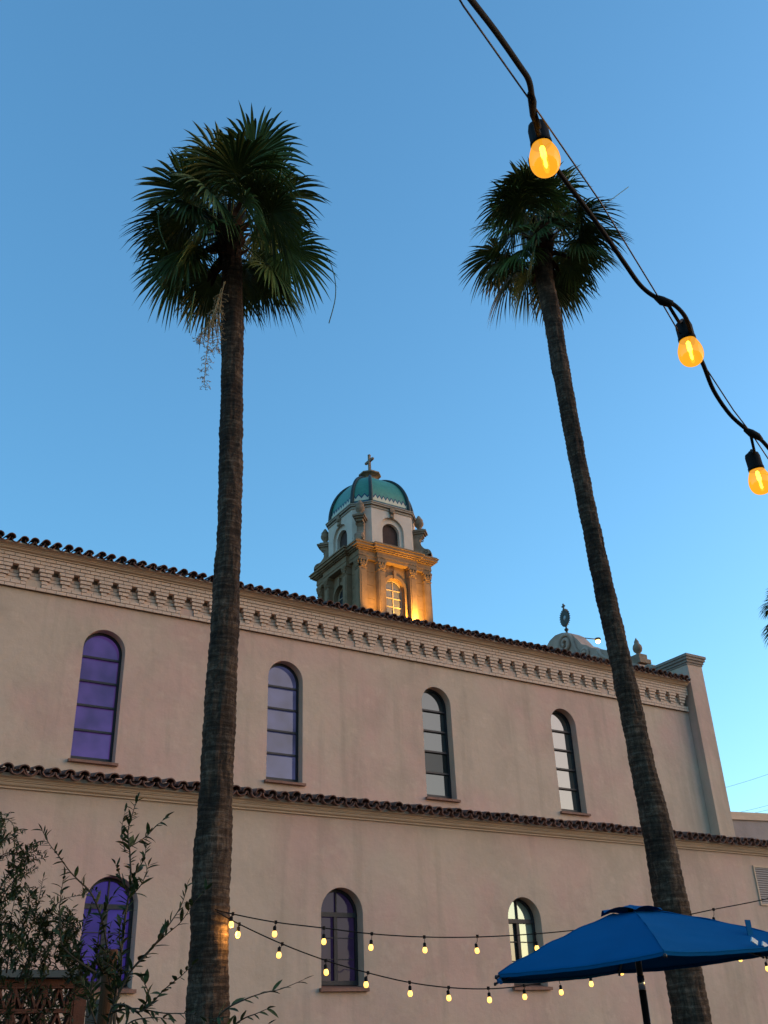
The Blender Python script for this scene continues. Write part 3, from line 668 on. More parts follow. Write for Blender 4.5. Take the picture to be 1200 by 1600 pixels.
def palm(name, label, track, crown, seed, sc, group, nfr=46, skip=()):
    """track: (px, py, width px) down the trunk at plane Y"""
    rnd = random.Random(seed)
    pts = track
    base = pts[0][0]
    root = thing(name, label, 'palm tree', (base.x, base.y, 0), group)
    O = Vector((base.x, base.y, 0))
    sp = spline([(p.x, p.y, p.z, r) for p, r in pts], 34)
    sp = [(sp[0][0], sp[0][1], 0, sp[0][3]*1.12), (sp[0][0], sp[0][1], sp[0][2]*.5, sp[0][3]*1.05)]+sp
    # resample at 4 cm for the leaf-scar rings
    mb = MB(); n = 36; vs = []; k = 0
    z = 0.; ztop = sp[-1][2]; rows = 0
    while z <= ztop:
        while k < len(sp)-2 and sp[k+1][2] < z: k += 1
        a, b = sp[k], sp[k+1]; t = (z-a[2])/max(1e-6, b[2]-a[2]); x, y, r = (a[i]+(b[i]-a[i])*t for i in (0, 1, 3))
        ringp = (z/.105+1.2*noise.noise(Vector((0, seed, z*.8)))) % 1
        for j in range(n):
            an = 2*pi*j/n; nv = noise.noise(Vector((cos(an)*2.2, sin(an)*2.2, z*3+seed)))
            nb = noise.noise(Vector((cos(an)*.9, sin(an)*.9, z*.9+seed*3))); nc = noise.noise(Vector((cos(an)*7, sin(an)*7, z*1.6+seed)))
            rp = (ringp+.22*nv) % 1
            rr = (r-.008)*(1+.09*nb+.06*nc)+.014*rp+.020*nv
            vs.append((x+rr*cos(an)-O.x, y+rr*sin(an)-O.y, z))
        rows += 1; z += .035
    mb.add(vs, [(i*n+j, i*n+(j+1) % n, (i+1)*n+(j+1) % n, (i+1)*n+j) for i in range(rows-1) for j in range(n)], False)
    mb.build('trunk', M_TRUNK, root)
    top = crown-O; rt = pts[-1][1]
    # heart of sheaths and old leaf bases
    MB().lathe([(rt*.95,-.55), (rt*1.15,-.35), (rt*1.45,-.1), (rt*1.35,.2), (rt*.8,.45), (.03,.6)], top, 14).build('crown_heart', M_BOOT, root)
    mbb = MB()
    boot = MB().add([(-.05,0,-.02), (.05,0,-.02), (.04,.02,.16), (-.04,.02,.16), (-.022,.14,.30), (.022,.14,.30), (0,.17,.34), (-.03,-.03,0), (.03,-.03,0)], [(0,1,2,3), (3,2,5,4), (4,5,6), (7,8,1,0), (1,8,2), (0,3,7)]).data('leaf_base', M_BOOT)
    for i in range(44):
        a = rnd.uniform(0, 2*pi); zz = rnd.uniform(-.75, .25); rr = rt*(1.0+.35*(1-abs(zz)/.8))
        o = link('leaf_base', boot, root, top+Vector((cos(a)*rr, sin(a)*rr, zz-.1))); s = rnd.uniform(.7, 1.3); o.scale = (s*1.3, s, s)
        o.rotation_euler = (rnd.uniform(-.5, .35) - (1.6 if rnd.random() < .25 else 0), rnd.uniform(-.3,.3), a-pi/2)
    # fronds on a golden-angle spiral from the tip down
    for i in range(nfr):
        u = (i+.5)/nfr; el = R(84)-R(128)*u**1.0+rnd.uniform(-.2,.2)
        c = min(range(len(ELS)), key=lambda q: abs(ELS[q]-el)); me, pe = FR[c*2+rnd.randrange(2)]
        az = i*2.399963+rnd.uniform(-.45,.45); s = sc*rnd.uniform(.84, 1.13)*(.86 if u < .12 else 1-.24*max(0, u-.5)*2)
        o = link('frond', me, root, top+Vector((cos(az)*.08, sin(az)*.08, .28-.55*u))); o.rotation_euler = (rnd.uniform(-.08,.08), rnd.uniform(-.05,.05), az); o.scale = (s, s*rnd.choice((-1,1)), s)
        q = link('petiole', pe, o)
    return root, top
def track(rows, Y): return [(at(x, y, Y=Y), w_/2/F_PX*(at(x, y, Y=Y)-EYE).length) for x, y, w_ in rows]
G_P = 'tall fan palms in front of the church'
t1 = track([(325,1598,60), (329,1400,54), (339,1200,50), (350,1000,44), (357,850,38), (361,700,35), (363,550,33), (363,430,31), (362,385,29)], 12.0)
c1 = at(359, 357, Y=12.0)
pal1, top1 = palm('fan_palm', 'tall fan palm with the fuller crown, left of the tower', t1, c1, 3, 1.0, G_P, 44)
t2 = track([(1081,1598,50), (1037,1350,46), (1001,1180,37), (978,1073,33), (962,1000,31), (919,800,27), (884,620,26), (862,490,27), (851,435,27), (848,395,25)], 11.45)
c2 = at(847, 372, Y=11.45)
pal2, top2 = palm('fan_palm', 'leaning fan palm behind the blue umbrella with the smaller crown', t2, c2, 11, .95, G_P, 42)
c3 = at(1252, 958, Y=20.5)
t3 = [(Vector((c3.x, c3.y, z)), .19) for z in (1.5, 4, c3.z-2, c3.z-.4)]
palm('fan_palm', 'distant fan palm, only its leaf tips showing at the right edge', t3, c3, 5, .93, G_P, 40)
# dry flower stalk hanging from the left palm
fl = MB(); rnd = random.Random(4)
O1 = Vector((t1[0][0].x, t1[0][0].y, 0))
for (pa) in ([(352,440), (342,470), (333,500), (326,530), (322,560), (319,600)], [(350,440), (344,480), (341,520), (338,545)], [(346,450), (330,500), (316,520), (312,535)]):
    Pp = [at(x, y, Y=11.75)-O1 for x, y in pa]; P2 = [Vector(p) for p in spline([tuple(p) for p in Pp], 6)]; fl.tube(P2, .006, 4)
    for i in range(4, len(P2)):
        for q in range(3):
            a = rnd.uniform(0, 2*pi); e = P2[i]+Vector((cos(a)*.14, sin(a)*.10, rnd.uniform(-.16,.02)))*rnd.uniform(.4, 1); fl.tube([P2[i], (P2[i]+e)/2+Vector((0,0,.015)), e], .0035, 3)
            for w2 in range(4):
                f_ = P2[i].lerp(e, .35+.2*w2); d_ = Vector((rnd.uniform(-1,1), rnd.uniform(-1,1), rnd.uniform(-1,.4))).normalized()*.035; fl.tube([f_, f_+d_], .004, 3)
fl.build('flower_stalk', M_DRY, pal1, kind='stuff')
# long dry threads hanging off the crowns
for root, O_, Y, lines in ((pal1, O1, 11.6, ([(470,372), (508,398), (522,430), (524,465), (514,505)], [(305,455), (300,480), (296,520)], [(247,330), (250,360), (262,390)])), (pal2, Vector((t2[0][0].x, t2[0][0].y, 0)), 11.45, ([(930,330), (955,312), (982,292)],))):
    for ln in lines:
        MB().tube([Vector(p)-O_ for p in spline([tuple(at(x, y, Y=Y)) for x, y in ln], 5)], .009, 4).build('leaf_thread', M_FROND, root)
# ------------------------------------------------------------------ string lights
M_SHELL = bpy.data.materials.new('amber_bulb_glass'); M_SHELL.use_nodes = True; t = M_SHELL.node_tree; t.nodes.clear()
_o = t.nodes.new('ShaderNodeOutputMaterial'); _m = t.nodes.new('ShaderNodeMixShader'); _t = t.nodes.new('ShaderNodeBsdfTransparent'); _t.inputs[0].default_value = (1,.62,.12,1)
_e = t.nodes.new('ShaderNodeEmission'); _e.inputs[0].default_value = (1,.42,.02,1); _e.inputs[1].default_value = .36; _a = t.nodes.new('ShaderNodeAddShader')
_g = t.nodes.new('ShaderNodeBsdfGlossy'); _g.inputs[1].default_value = .05; _m.inputs[0].default_value = .06
_mx = t.nodes.new('ShaderNodeMixShader'); _mx.inputs[0].default_value = .62
t.links.new(_t.outputs[0], _mx.inputs[1]); t.links.new(_e.outputs[0], _mx.inputs[2]); t.links.new(_mx.outputs[0], _m.inputs[1]); t.links.new(_g.outputs[0], _m.inputs[2]); t.links.new(_m.outputs[0], _o.inputs[0])
M_FIL = mat('glowing_filament', (1,.7,.3), emit=(1,.70,.22), estr=22)
M_FAR = mat('glowing_bulb', (1,.7,.3), emit=(1,.52,.09), estr=2.6)
BULB = spline([(.012,-.0), (.0155,-.006), (.0200,-.016), (.0232,-.026), (.0242,-.036), (.0228,-.046), (.0180,-.055), (.0100,-.0605), (.0005,-.062)], 3)
SOCK = [(.005,.040), (.008,.037), (.0145,.033), (.0162,.026), (.0162,.002), (.0172,.001), (.0172,-.006), (.012,-.006)]
FILM = [(.002,-.008), (.0042,-.011), (.0046,-.028), (.0024,-.033), (.0028,-.046), (.0010,-.050)]
me_sock = MB().lathe(SOCK, n=14).data('lamp_holder', M_CORD)
me_bulb = MB().lathe(BULB, n=36).data('bulb', M_SHELL); me_fil = MB().lathe(FILM, n=8).data('filament', M_FIL); me_farb = MB().lathe(BULB, n=10).data('bulb', M_FAR)
def holder(root, O_, knot, hang, sc, near, tilt=(0,0), light=0):
    """lamp holder hung from knot by a short lead; hang = world point of the holder's neck"""
    k = knot-O_; h = hang-O_
    MB().tube([k, k.lerp(h, .5)+Vector((.004,0,.0)), h+Vector((0,0,.045*sc))], .0035*sc if near else .004, 6).build('lead', M_CORD, root)
    s = link('lamp_holder', me_sock, root, h); s.scale = (sc,)*3; s.rotation_euler = (tilt[0], tilt[1], 0)
    b = link('bulb', me_bulb if near else me_farb, s)
    if near: link('filament', me_fil, s)
    if light:
        L = bpy.data.lights.new('bulb_lamp', 'POINT'); L.energy = light/4; L.color = (1,.50,.12); L.shadow_soft_size = .03
        o = bpy.data.objects.new('bulb_lamp', L); COL.objects.link(o); o.parent = s; o.location = (0, 0, -.10)
def cordpath(pxs, Yf): return [Vector(p) for p in spline([tuple(at(x, y, Y=Yf(x))) for x, y in pxs], 8)]
# far strings between the palms
Yf = lambda x: 11.72+(11.30-11.72)*(x-345)/(1055-345)
def far_string(label, cord, drops, Yf, group, lights=()):
    P = cordpath(cord, Yf); O_ = P[0]; root = thing('string_light', label, 'string lights', tuple(O_), group)
    MB().tube([p-O_ for p in P], .0075, 6).build('cord', M_CORD, root)
    for i, (kx, ky, bx, by) in enumerate(drops):
        kn = at(kx, ky, Y=Yf(kx)); b = at(bx, by, Y=Yf(bx)); sc = 1.28; b = Vector((b.x, b.y, b.z+.042*sc))
        MB().box(-.012, .012, -.014, .014, -.02, .02).build('clip', M_CORD, root, kn-O_)
        holder(root, O_, kn, b, sc, False, light=lights[i] if i < len(lights) else 0, tilt=(random.uniform(-.1,.1), random.uniform(-.1,.1)))
    return root
G_S = 'string lights strung between the palms'
far_string('upper of the two string lights running from the left palm across the arched windows',
    [(336,1421), (363,1428), (431,1441), (506,1450), (580,1459), (663,1464), (746,1464), (838,1459), (930,1450), (1040,1436), (1115,1421), (1200,1404), (1330,1372)],
    [(364,1428,361,1446), (431,1441,429,1461), (506,1450,506,1473), (581,1459,580,1482), (663,1464,664,1486), (746,1463,745,1487), (836,1459,839,1483), (1115,1421,1117,1444)], lambda x: Yf(x) if x < 1055 else 11.3-(x-1055)*.004, G_S, (4.5,))
far_string('lower sagging string light from the left palm down below the umbrella',
    [(338,1424), (374,1444), (441,1475), (510,1501), (575,1520), (640,1535), (701,1543), (763,1545), (820,1540), (873,1529), (925,1512), (985,1490), (1052,1462)],
    [(374,1444,372,1462), (441,1475,436,1494), (509,1501,509,1521), (575,1520,572,1540), (640,1535,641,1554), (701,1543,701,1561), (763,1544,765,1564), (819,1540,820,1559), (873,1529,877,1552), (923,1513,924,1539), (972,1495,972,1521)], Yf, G_S, (3.5,))
far_string('short string light dropping from the right palm past the umbrella edge',
    [(1068,1440), (1110,1463), (1155,1481), (1198,1496), (1250,1506), (1330,1512)], [(1155,1481,1157,1500), (1198,1496,1199,1515), (1262,1508,1263,1528)], lambda x: 11.3-(x-1068)*.006, G_S)
# near string across the top right corner
def nearP(x, y):
    r = _f + _r*((x-600)/F_PX) + _u*((800-y)/F_PX)
    return EYE+r.normalized()*(1.71+(y-248)*.00122)
root = thing('string_light', 'close black string light with three amber bulbs across the top right corner', 'string lights', tuple(nearP(832,150)))
ON = nearP(832, 150)
cd = [(690,-60), (738,2), (775,50), (812,103), (826,125), (831,150), (834,180), (842,212), (853,240), (880,278), (930,345), (975,410), (1000,445), (1022,463), (1042,470), (1060,482), (1074,502), (1085,540), (1099,570), (1115,610), (1140,647), (1165,670), (1178,681), (1192,690), (1215,720), (1240,770)]
P = [Vector(p) for p in spline([tuple(nearP(x, y)) for x, y in cd], 5)]
MB().tube([p-ON for p in P], .0044, 8).build('cord', M_CORD, root)
MB().tube([nearP(x, y)-ON for x, y in ((829,146), (832,160), (833,180), (838,196))], [.0052, .0064, .0050, .0034], 8).build('splice', M_CORD, root)
MB().tube([nearP(x, y)-ON for x, y in ((1024,464), (1034,470), (1046,474), (1052,474))], [.0050, .0088, .0075, .0050], 8).build('splice', M_CORD, root)
MB().tube([nearP(x, y)-ON for x, y in ((1164,671), (1174,677), (1184,682), (1190,687))], [.0050, .0085, .0075, .0045], 8).build('splice', M_CORD, root)
for (kx, ky, nx_, ny, tl) in ((834,170,845,222,(.08,-.16)), (1044,476,1073,528,(.05,-.12)), (1173,680,1181,731,(.05,-.16))):
    holder(root, ON, nearP(kx, ky), nearP(nx_, ny), {834: 1.0, 1044: 1.0, 1173: 1.0}[kx], True, tl)
P = [nearP(x, y) for x, y in ((690,-62), (728,4), (830,150), (870,208), (940,310), (1036,468), (1066,520), (1098,560), (1150,640), (1177,675), (1230,755))]
O_ = P[0]; wire = MB().tube([p-O_+Vector((0,.006,.002)) for p in P], .0014, 6).build('support_wire', M_POLE, None, O_); wire['label'] = 'thin steel wire carrying the close amber bulb string'; wire['category'] = 'wire'
# ------------------------------------------------------------------ umbrella
UX, UY, UR = 4.91, 4.84, 1.015
um = thing('patio_umbrella', 'open bright blue patio umbrella on a dark pole in front of the right palm', 'umbrella', (UX, UY, 0))
PH0 = math.atan2(-UY, -UX)      # direction to the camera
def upt(k, rr, z): a = PH0+R(8)+k*pi/3; return Vector((cos(a)*UR*rr, sin(a)*UR*rr, z))
RZ = [1.995, 1.935, 1.945, 2.015, 2.075, 2.065]   # rim heights, the canopy tips a little
# corners: k=0 front, then round to the right (counter-clockwise seen from above is to the camera's left?)
def rimz(k):
    p = upt(k, 1, 0); return 2.015+.06*((p.x*cos(YAW)-p.y*sin(YAW))/UR)+.012*p.y
ZA = 2.325
can = MB(); NR, NU = 22, 18
def cpt(k, u, rr):
    a = upt(k, rr, 0); b = upt(k+1, rr, 0); p = a.lerp(b, u); za = rimz(k)*(1-u)+rimz(k+1)*u
    s = 4*u*(1-u); p = p*(1-.030*s*rr); wr = .004*noise.noise(Vector((p.x*9, p.y*9, k)))*rr+.0035*sin(rr*26+k*2)*math.exp(-((u-.03)/.10)**2)
    z = ZA+(za-ZA)*(rr**1.12)-.018*s*rr+.012*sin(rr*pi)+wr
    return Vector((p.x, p.y, z))
for k in range(6):
    vs = [cpt(k, u/NU, .13+.87*r_/NR) for r_ in range(NR+1) for u in range(NU+1)]
    pl = MB(); fs = [(r_*(NU+1)+u, r_*(NU+1)+u+1, (r_+1)*(NU+1)+u+1, (r_+1)*(NU+1)+u) for r_ in range(NR) for u in range(NU)]
    # lower skin and a turned hem
    low = [Vector(v)-Vector((0,0,.004)) for v in vs]; n0 = len(vs)
    pl.add(vs+low, fs+[tuple(i+n0 for i in f[::-1]) for f in fs]+[(NR*(NU+1)+u, NR*(NU+1)+u+1, n0+NR*(NU+1)+u+1, n0+NR*(NU+1)+u) for u in range(NU)], True)
    hem = [Vector(v) for v in vs[-(NU+1):]]; hv = hem+[h-Vector((0,0,.020))*1+Vector((-h.x,-h.y,0)).normalized()*.004 for h in hem]
    pl.add(hv, [(u, u+1, NU+2+u, NU+1+u) for u in range(NU)], True)
    pl.build('canopy_panel', M_CLOTH, um)
    sm_ = MB(); sm_.tube([cpt(k, 0, .13+.87*q/NR)+Vector((0,0,.0015)) for q in range(NR+1)], .0035, 5); sm_.build('seam', M_CLOTH, um)
    rib = MB(); a = upt(k, .05, ZA-.05); b = upt(k, 1.015, rimz(k)-.022); rib.tube([a, b], .008, 6)
    rib.tube([upt(k, .03, 2.06), upt(k, .52, (ZA+rimz(k))/2-.05)], .007, 6); rib.lathe([(.001,-.012), (.009,-.009), (.009,.006), (.001,.012)], b, 8)
    rib.build('rib', M_POLE, um)
vt = MB(); NU2 = 8
for k in range(6):
    for r0_, r1_ in ((0, .10), (.10, .205)):
        for u in range(NU2):
            q = []
            for rr, uu in ((r0_, u), (r0_, u+1), (r1_, u+1), (r1_, u)):
                U_ = uu/NU2; a = upt(k, rr, 0).lerp(upt(k+1, rr, 0), U_); s = 4*U_*(1-U_)
                q.append(Vector((a.x, a.y, ZA+.026-.26*rr+.026*s*(rr/.205)**2)))
            vt.add(q, [(0, 1, 2, 3)], True)
vt.build('vent_cap', M_CLOTH, um)
MB().tube([(0,0,0), (0,0,1.86)], .0225, 16).build('lower_pole', M_POLE, um)
MB().tube([(0,0,1.855), (0,0,1.94)], .0215, 16).build('pole_collar', M_CHROME, um)
MB().tube([(0,0,1.93), (0,0,ZA+.02)], .019, 16).build('upper_pole', M_POLE, um)
MB().lathe([(.02,2.03), (.04,2.04), (.04,2.08), (.02,2.09)], n=16).build('hub', M_POLE, um)
MB().lathe([(.25,0), (.25,.06), (.05,.10), (.03,.35)], n=24).build('base', M_POLE, um)
# strap and two buckles lying on the canopy near the right corner
sp_ = at(1172, 1462, dh=6.55)-Vector((UX, UY, 0))
MB().box(-.022, .022, -.006, .0, -.055, .055).build('strap', M_CLOTH, um, sp_+Vector((0,0,.03)))
for dx, dz in ((-.035,-.045), (.05,-.065)):
    MB().box(-.024, .024, -.004, .004, -.012, .012, Matrix.Rotation(R(25), 4, 'Y')).build('buckle', mat('pale_buckle', (.55,.6,.62), .4), um, sp_+Vector((dx,-.03,dz))-Vector((UX,UY,0)).normalized()*.16)
# ------------------------------------------------------------------ foreground: screen wall, posts
DY = 7.75
sw = thing('screen_wall', 'terracotta breeze block screen with a grey-green top rail at lower left', 'screen wall', tuple(Vector((at(60,1560,Y=DY).x, DY, 0))))
OS = Vector(sw.location)
BW = (at(118,1560,Y=DY).x-at(72,1560,Y=DY).x); BHh = .155
x_end = at(117, 1545, Y=DY).x; z_top = at(60, 1541, Y=DY).z
blk = MB(); T = .10; fr = .014
for (a, b, c, d) in ((0, BW, 0, fr), (0, BW, BHh-fr, BHh), (0, fr, fr, BHh-fr), (BW-fr, BW, fr, BHh-fr)): blk.box(a+.001, b-.001, 0, T, c+.0005, d-.0005)
for (xa, xb) in ((.02, .27), (.50, .27), (.50, .75), (.98, .75)):
    xa *= BW; xb *= BW; sgn = 1 if xb > xa else -1; tw_ = .016
    blk.prism([(xa-tw_/2, .004, BHh-fr), (xa+tw_/2, .004, BHh-fr), (xb+tw_/2, .004, fr), (xb-tw_/2, .004, fr)], (0, T-.01, 0))
bme = blk.data('breeze_block', M_CLAY)
for r_ in range(14):
    for c in range(8):
        z = z_top-BHh*(r_+1)
        if z < 0: break
        link('breeze_block', bme, sw, Vector((x_end-BW*(c+1), DY, z))-OS)
    if z_top-BHh*(r_+1) < 0: break
MB().box(x_end-BW*8, x_end+.005, DY+.01, DY+T-.01, z_top+.002, z_top+.045).build('top_course', M_CLAY, sw, -OS)
zr0, zr1 = at(50, 1528, Y=DY).z, at(50, 1516, Y=DY).z
MB().box(x_end-2.4, x_end+.02, DY-.06, DY+T+.06, zr0, zr1).build('top_rail', M_GREYP, sw, -OS)
MB().box(x_end+.005, x_end+.09, DY+.0, DY+T, 0, zr0-.001).build('end_post', M_CLAY, sw, -OS)
MB().box(x_end-2.4, x_end-2.32, DY+.0, DY+T, 0, zr0-.001).build('end_post', M_CLAY, sw, -OS)
pp = at(166.5, 1560, dh=7.6)
zp_ = at(166.5, 1484, dh=7.6).z
po = MB().tube([(0,0,0), (0,0,zp_*.5), (0.002,0,zp_-.02), (0.002,0,zp_)], [.052,.050,.048,.044], 20).build('wooden_post', M_WOOD, None, (pp.x, pp.y, 0)); po['label'] = 'round brown wooden post standing among the shrub branches'; po['category'] = 'post'
gp = at(145, 1570, dh=8.3); g_ = MB().box(-.045, .045, -.04, .04, 0, at(145,1562,dh=8.3).z).build('steel_post', M_GREYP, None, (gp.x, gp.y, 0)); g_['label'] = 'short grey-green steel post left of the wooden post'; g_['category'] = 'post'; g_.rotation_euler = (0, 0, -.3)
# ------------------------------------------------------------------ shrubs
def leaf_mesh(L_, W_, bend, name='leaf'):
    mb = MB(); K = 4; vs = []
    for j in range(K+1):
        t = j/K; w_ = W_*sin(pi*min(1, t*.9+.08))**.8*(1-t*.15) if j < K else 0.0005; x = L_*t; z = bend*L_*t*t
        vs += [(x, -w_/2, z+w_*.18), (x, 0, z), (x, w_/2, z+w_*.18)]
    mb.add(vs, [f for j in range(K) for f in ((j*3, j*3+1, j*3+4, j*3+3), (j*3+1, j*3+2, j*3+5, j*3+4))], False); return mb
class Shrub:
    def __init__(s, name, label, base, seed):
        s.rnd = random.Random(seed); s.O = Vector((base.x, base.y, 0)); s.root = thing(name, label, 'shrub', tuple(s.O)); s.stem = MB(); s.mass = MB(); s.ind = []
    def leaf(s, p, d, L_, W_):
        r = s.rnd; bend = r.uniform(-.35, .1); d = d.normalized(); up = Vector((r.uniform(-.6,.6), r.uniform(-.6,.6), 1)); sd_ = up.cross(d)
        if sd_.length < .1: sd_ = Vector((1,0,0)).cross(d)
        sd_.normalize(); n_ = d.cross(sd_); M = Matrix((( d.x, sd_.x, n_.x, p.x), (d.y, sd_.y, n_.y, p.y), (d.z, sd_.z, n_.z, p.z), (0,0,0,1)))
        s.ind.append((L_*W_, M, L_, W_, bend))
    def branch(s, pts, dist, ln, wd, dens=1., r0=.007, spread=.9, start=0.):
        """pts: pixels along the branch; dist: horizontal distance at both ends"""
        n = len(pts); P = [at(x, y, dh=dist[0]+(dist[1]-dist[0])*i/(n-1))-s.O for i, (x, y) in enumerate(pts)]
        P = [Vector(p) for p in spline([tuple(p) for p in P], 7)]; s.stem.tube(P, [r0*(1-.8*i/(len(P)-1)) for i in range(len(P))], 5)
        tot = sum((b-a).length for a, b in zip(P, P[1:])); acc = 0; nxt = tot*start; side = 1; step = ln*.36/dens
        for a, b in zip(P, P[1:]):
            L_ = (b-a).length; t_ = (b-a)/max(L_, 1e-6)
            while nxt < acc+L_:
                p = a+t_*(nxt-acc); u = nxt/tot; q = Vector((s.rnd.uniform(-1,1), s.rnd.uniform(-1,1), s.rnd.uniform(-.5,1))); q = (q-t_*q.dot(t_)).normalized()*side
                d = (t_*(1-.45*spread)+q*spread*s.rnd.uniform(.5, 1.)); k = s.rnd.uniform(.6, 1.15)*(1-.35*u)
                s.leaf(p, d, ln*k, wd*k*s.rnd.uniform(.8, 1.2)); nxt += step*s.rnd.uniform(.6, 1.4); side = -side
            acc += L_
        s.leaf(P[-1], P[-1]-P[-2], ln*.6, wd*.6)
    def finish(s, nind=300):
        s.stem.build('branches', M_TWIG, s.root, kind='stuff')
        s.ind.sort(key=lambda q: -q[0]); me = [leaf_mesh(1, .28, b).data('leaf', M_LEAF) for b in (-.3, -.15, .0)]
        for i, (sz, M, L_, W_, bend) in enumerate(s.ind[:nind]):
            o = link('leaf', me[i % 3], s.root); o.matrix_local = M @ Matrix.Diagonal((L_, W_/.28, L_, 1))
        for (sz, M, L_, W_, bend) in s.ind[nind:]:
            g = leaf_mesh(L_, W_, bend); s.mass.add([M @ Vector(v) for v in g.v], g.f)
        if s.mass.v: s.mass.build('foliage', M_LEAF, s.root, kind='stuff')
A = Shrub('shrub', 'leggy shrub with upright leafy branches in front of the violet window', at(185, 1600, dh=6.6), 21)
ln, wd = .085, .020
ln, wd = .10, .030
A.branch([(178,1640), (180,1560), (188,1500), (196,1430), (204,1380), (203,1335), (200,1300), (206,1275), (214,1250)], (6.6,6.8), ln, wd, 3.0, .011, 1.0, .25)
A.branch([(204,1385), (214,1360), (226,1340), (228,1310)], (6.75,6.7), ln*.9, wd, 1.8, .005)
A.branch([(196,1330), (190,1300), (196,1265)], (6.8,6.8), ln*.8, wd, 1.5, .004)
A.branch([(200,1325), (227,1308), (243,1292), (261,1276)], (6.75,6.6), ln, wd*1.1, 1.4, .004)
A.branch([(205,1400), (222,1380), (232,1352)], (6.75,6.6), ln, wd, 1.8, .005)
A.branch([(198,1395), (186,1365), (180,1350)], (6.7,6.6), ln, wd, 1.8, .004)
A.branch([(170,1500), (160,1440), (143,1397), (122,1375), (108,1360), (90,1335), (78,1320), (66,1298)], (6.5,6.2), ln*.85, wd*.9, 1.7, .007, 1, .2)
A.branch([(150,1520), (120,1500), (98,1477), (93,1440), (95,1400), (100,1368)], (6.4,6.2), ln*.9, wd*.9, 1.6, .007, 1, .1)
A.branch([(140,1560), (150,1500), (156,1450), (165,1420), (180,1395)], (6.5,6.4), ln*.9, wd, 1.8, .006)
A.branch([(185,1560), (190,1500), (186,1460), (192,1430)], (6.6,6.4), ln*.9, wd, 1.6, .006)
A.branch([(165,1640), (180,1570), (203,1520), (233,1487), (262,1448), (283,1415), (293,1383)], (6.5,6.2), ln*.9, wd*.9, 1.3, .008, .8, .3)
A.branch([(205,1515), (228,1490), (258,1462), (283,1440), (302,1412), (322,1390)], (6.5,6.2), ln, wd*1.2, 1.1, .005)
A.branch([(165,1620), (175,1575), (195,1570), (222,1580), (258,1545), (283,1525), (300,1508)], (6.3,6.0), ln*.95, wd*1.3, 1.3, .007, .9, .1)
A.branch([(175,1580), (213,1576), (255,1583), (298,1584), (326,1592)], (6.3,6.0), ln*.9, wd*1.2, 1.2, .006)
A.branch([(222,1580), (232,1555), (225,1535), (218,1525)], (6.2,6.0), ln, wd*1.3, 1.5, .005)
A.branch([(150,1600), (130,1540), (120,1500), (128,1460), (138,1430)], (6.5,6.3), ln*.8, wd, 1.8, .006)
A.branch([(185,1600), (172,1540), (165,1490), (172,1450)], (6.7,6.6), ln*.8, wd, 1.8, .006)
A.branch([(180,1640), (200,1600), (235,1590), (262,1592)], (6.2,6.0), ln, wd*1.3, 1.3, .006)
for i in range(7):
    x0 = random.uniform(120, 175); y0 = random.uniform(1500, 1600); A.branch([(x0, y0), (x0+random.uniform(-18,18), y0-25), (x0+random.uniform(-30,30), y0-random.uniform(40,70))], (6.6,6.3), ln*.75, wd*.9, 1.8, .004)
A.finish()
B = Shrub('shrub', 'low shrub with large serrated leaves at the foot of the left palm', at(335, 1640, dh=5.6), 33)
B.branch([(325,1640), (336,1600), (352,1578), (382,1562), (410,1552), (440,1545), (474,1531)], (5.6,5.4), .10, .034, .75, .006, .8, .25)
B.branch([(340,1640), (360,1608), (380,1592), (400,1584), (418,1576)], (5.6,5.4), .095, .036, .9, .006, .8, .2)
B.branch([(325,1640), (322,1610), (335,1592), (350,1590)], (5.6,5.5), .09, .03, 1.4, .005)
B.branch([(330,1640), (345,1612), (365,1604)], (5.5,5.4), .09, .03, 1.4, .005)
B.branch([(380,1640), (390,1620), (420,1600)], (5.6,5.4), .09, .034, .9, .005)
B.finish()
C_ = Shrub('shrub', 'dense feathery shrub arching in from the left edge above the screen wall', at(20, 1600, dh=6.9), 45)
ln, wd = .055, .015
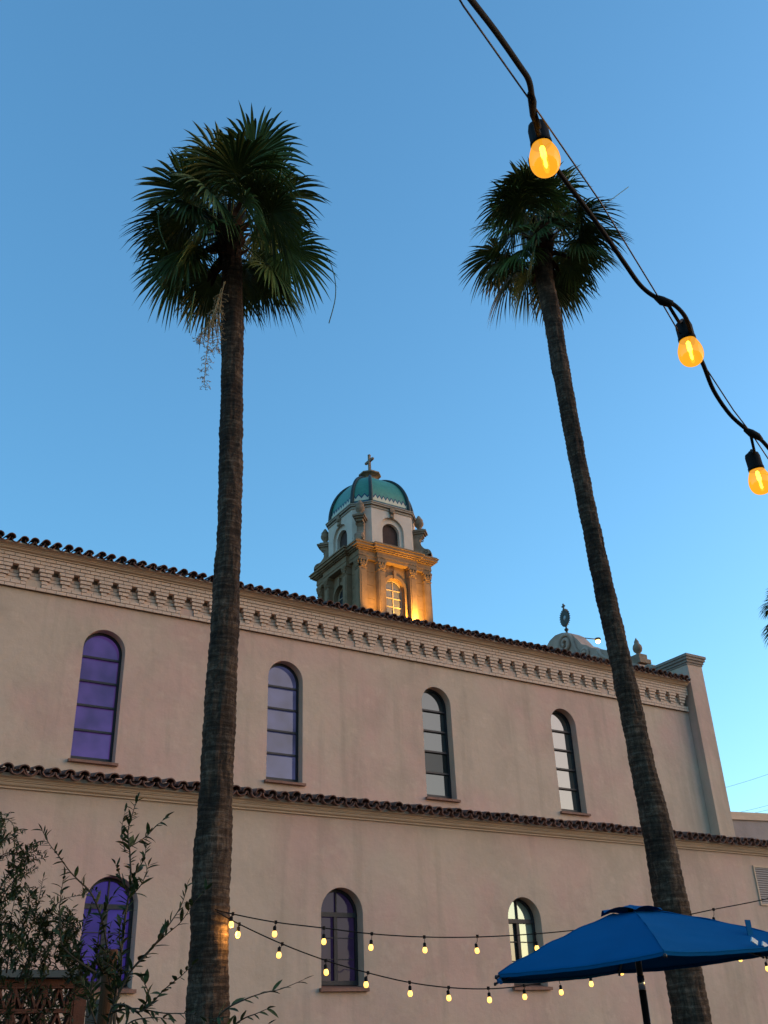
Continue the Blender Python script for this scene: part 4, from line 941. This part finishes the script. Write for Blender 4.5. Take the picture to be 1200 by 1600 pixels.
for pts in ([(-30,1420), (-10,1320), (0,1285), (12,1280), (22,1292), (24,1310)], [(-40,1400), (-10,1330), (10,1310), (30,1320), (42,1345)], [(-40,1420), (0,1340), (30,1335), (60,1330)],
            [(-20,1440), (10,1370), (36,1350), (70,1340)], [(-20,1460), (10,1390), (35,1370), (55,1358)], [(-20,1430), (8,1375), (30,1360)], [(-20,1470), (10,1400), (38,1392)],
            [(-10,1500), (10,1460), (20,1420), (25,1390)], [(20,1520), (40,1470), (55,1430), (68,1370)], [(30,1530), (60,1460), (72,1430), (100,1405), (136,1398)], [(-10,1340), (0,1300), (2,1285)],
            [(10,1520), (20,1460), (40,1430), (44,1400)], [(40,1530), (60,1480), (90,1455), (120,1440)], [(-30,1380), (-5,1345), (18,1335), (36,1340)]):
    C_.branch(pts, (6.9,6.5), ln, wd, 1.6, .005, 1.0, .15)
    for q in range(3):
        a, b = random.choice(list(zip(pts, pts[1:]))); t_ = random.random(); x0, y0 = a[0]+(b[0]-a[0])*t_, a[1]+(b[1]-a[1])*t_
        C_.branch([(x0, y0), (x0+random.uniform(-12,20), y0-random.uniform(4,18)), (x0+random.uniform(-10,38), y0-random.uniform(8,34))], (6.7,6.4), ln*.9, wd, 1.6, .003)
for i in range(66):
    x0 = random.uniform(-30, 130); y0 = random.uniform(1425+max(0, x0-40)*.45, 1535); C_.branch([(x0, y0), (x0+random.uniform(-14,14), y0-15), (x0+random.uniform(-26,26), y0-random.uniform(20,46))], (6.9+random.uniform(-.4,.4), 6.6), ln*1.05, wd*1.15, 1.7, .003)
for i in range(26):
    x0 = random.uniform(-10, 130); y0 = random.uniform(1540, 1610); C_.branch([(x0, y0), (x0+random.uniform(-14,14), y0-12), (x0+random.uniform(-26,26), y0-random.uniform(16,36))], (7.1, 6.9), ln, wd, 1.5, .003)
for i in range(70):
    x0 = random.uniform(-20, 135); y0 = random.uniform(1530, 1640); C_.branch([(x0, y0), (x0+random.uniform(-14,14), y0-12), (x0+random.uniform(-26,26), y0-random.uniform(16,36))], (8.6, 8.3), ln*1.3, wd*1.6, 1.9, .004)
C_.finish()
# ------------------------------------------------------------------ power lines far right
for lab, (a, b) in (('highest of the three thin power lines right of the church end wall', ((1090,1243), (1290,1176))), ('middle thin power line just above the low parapet', ((1110,1279), (1290,1230))), ('lowest thin power line just above the low parapet', ((1130,1280), (1290,1238)))):
    p = at(*a, Y=38); q = at(*b, Y=30); mid = (p+q)/2-Vector((0,0,.12)); P = [Vector(v) for v in spline([tuple(p), tuple(mid), tuple(q)], 8)]
    o = MB().tube([v-p for v in P], .007, 5).build('power_line', M_CORD, None, p, label=lab, category='power line', group='thin power lines')
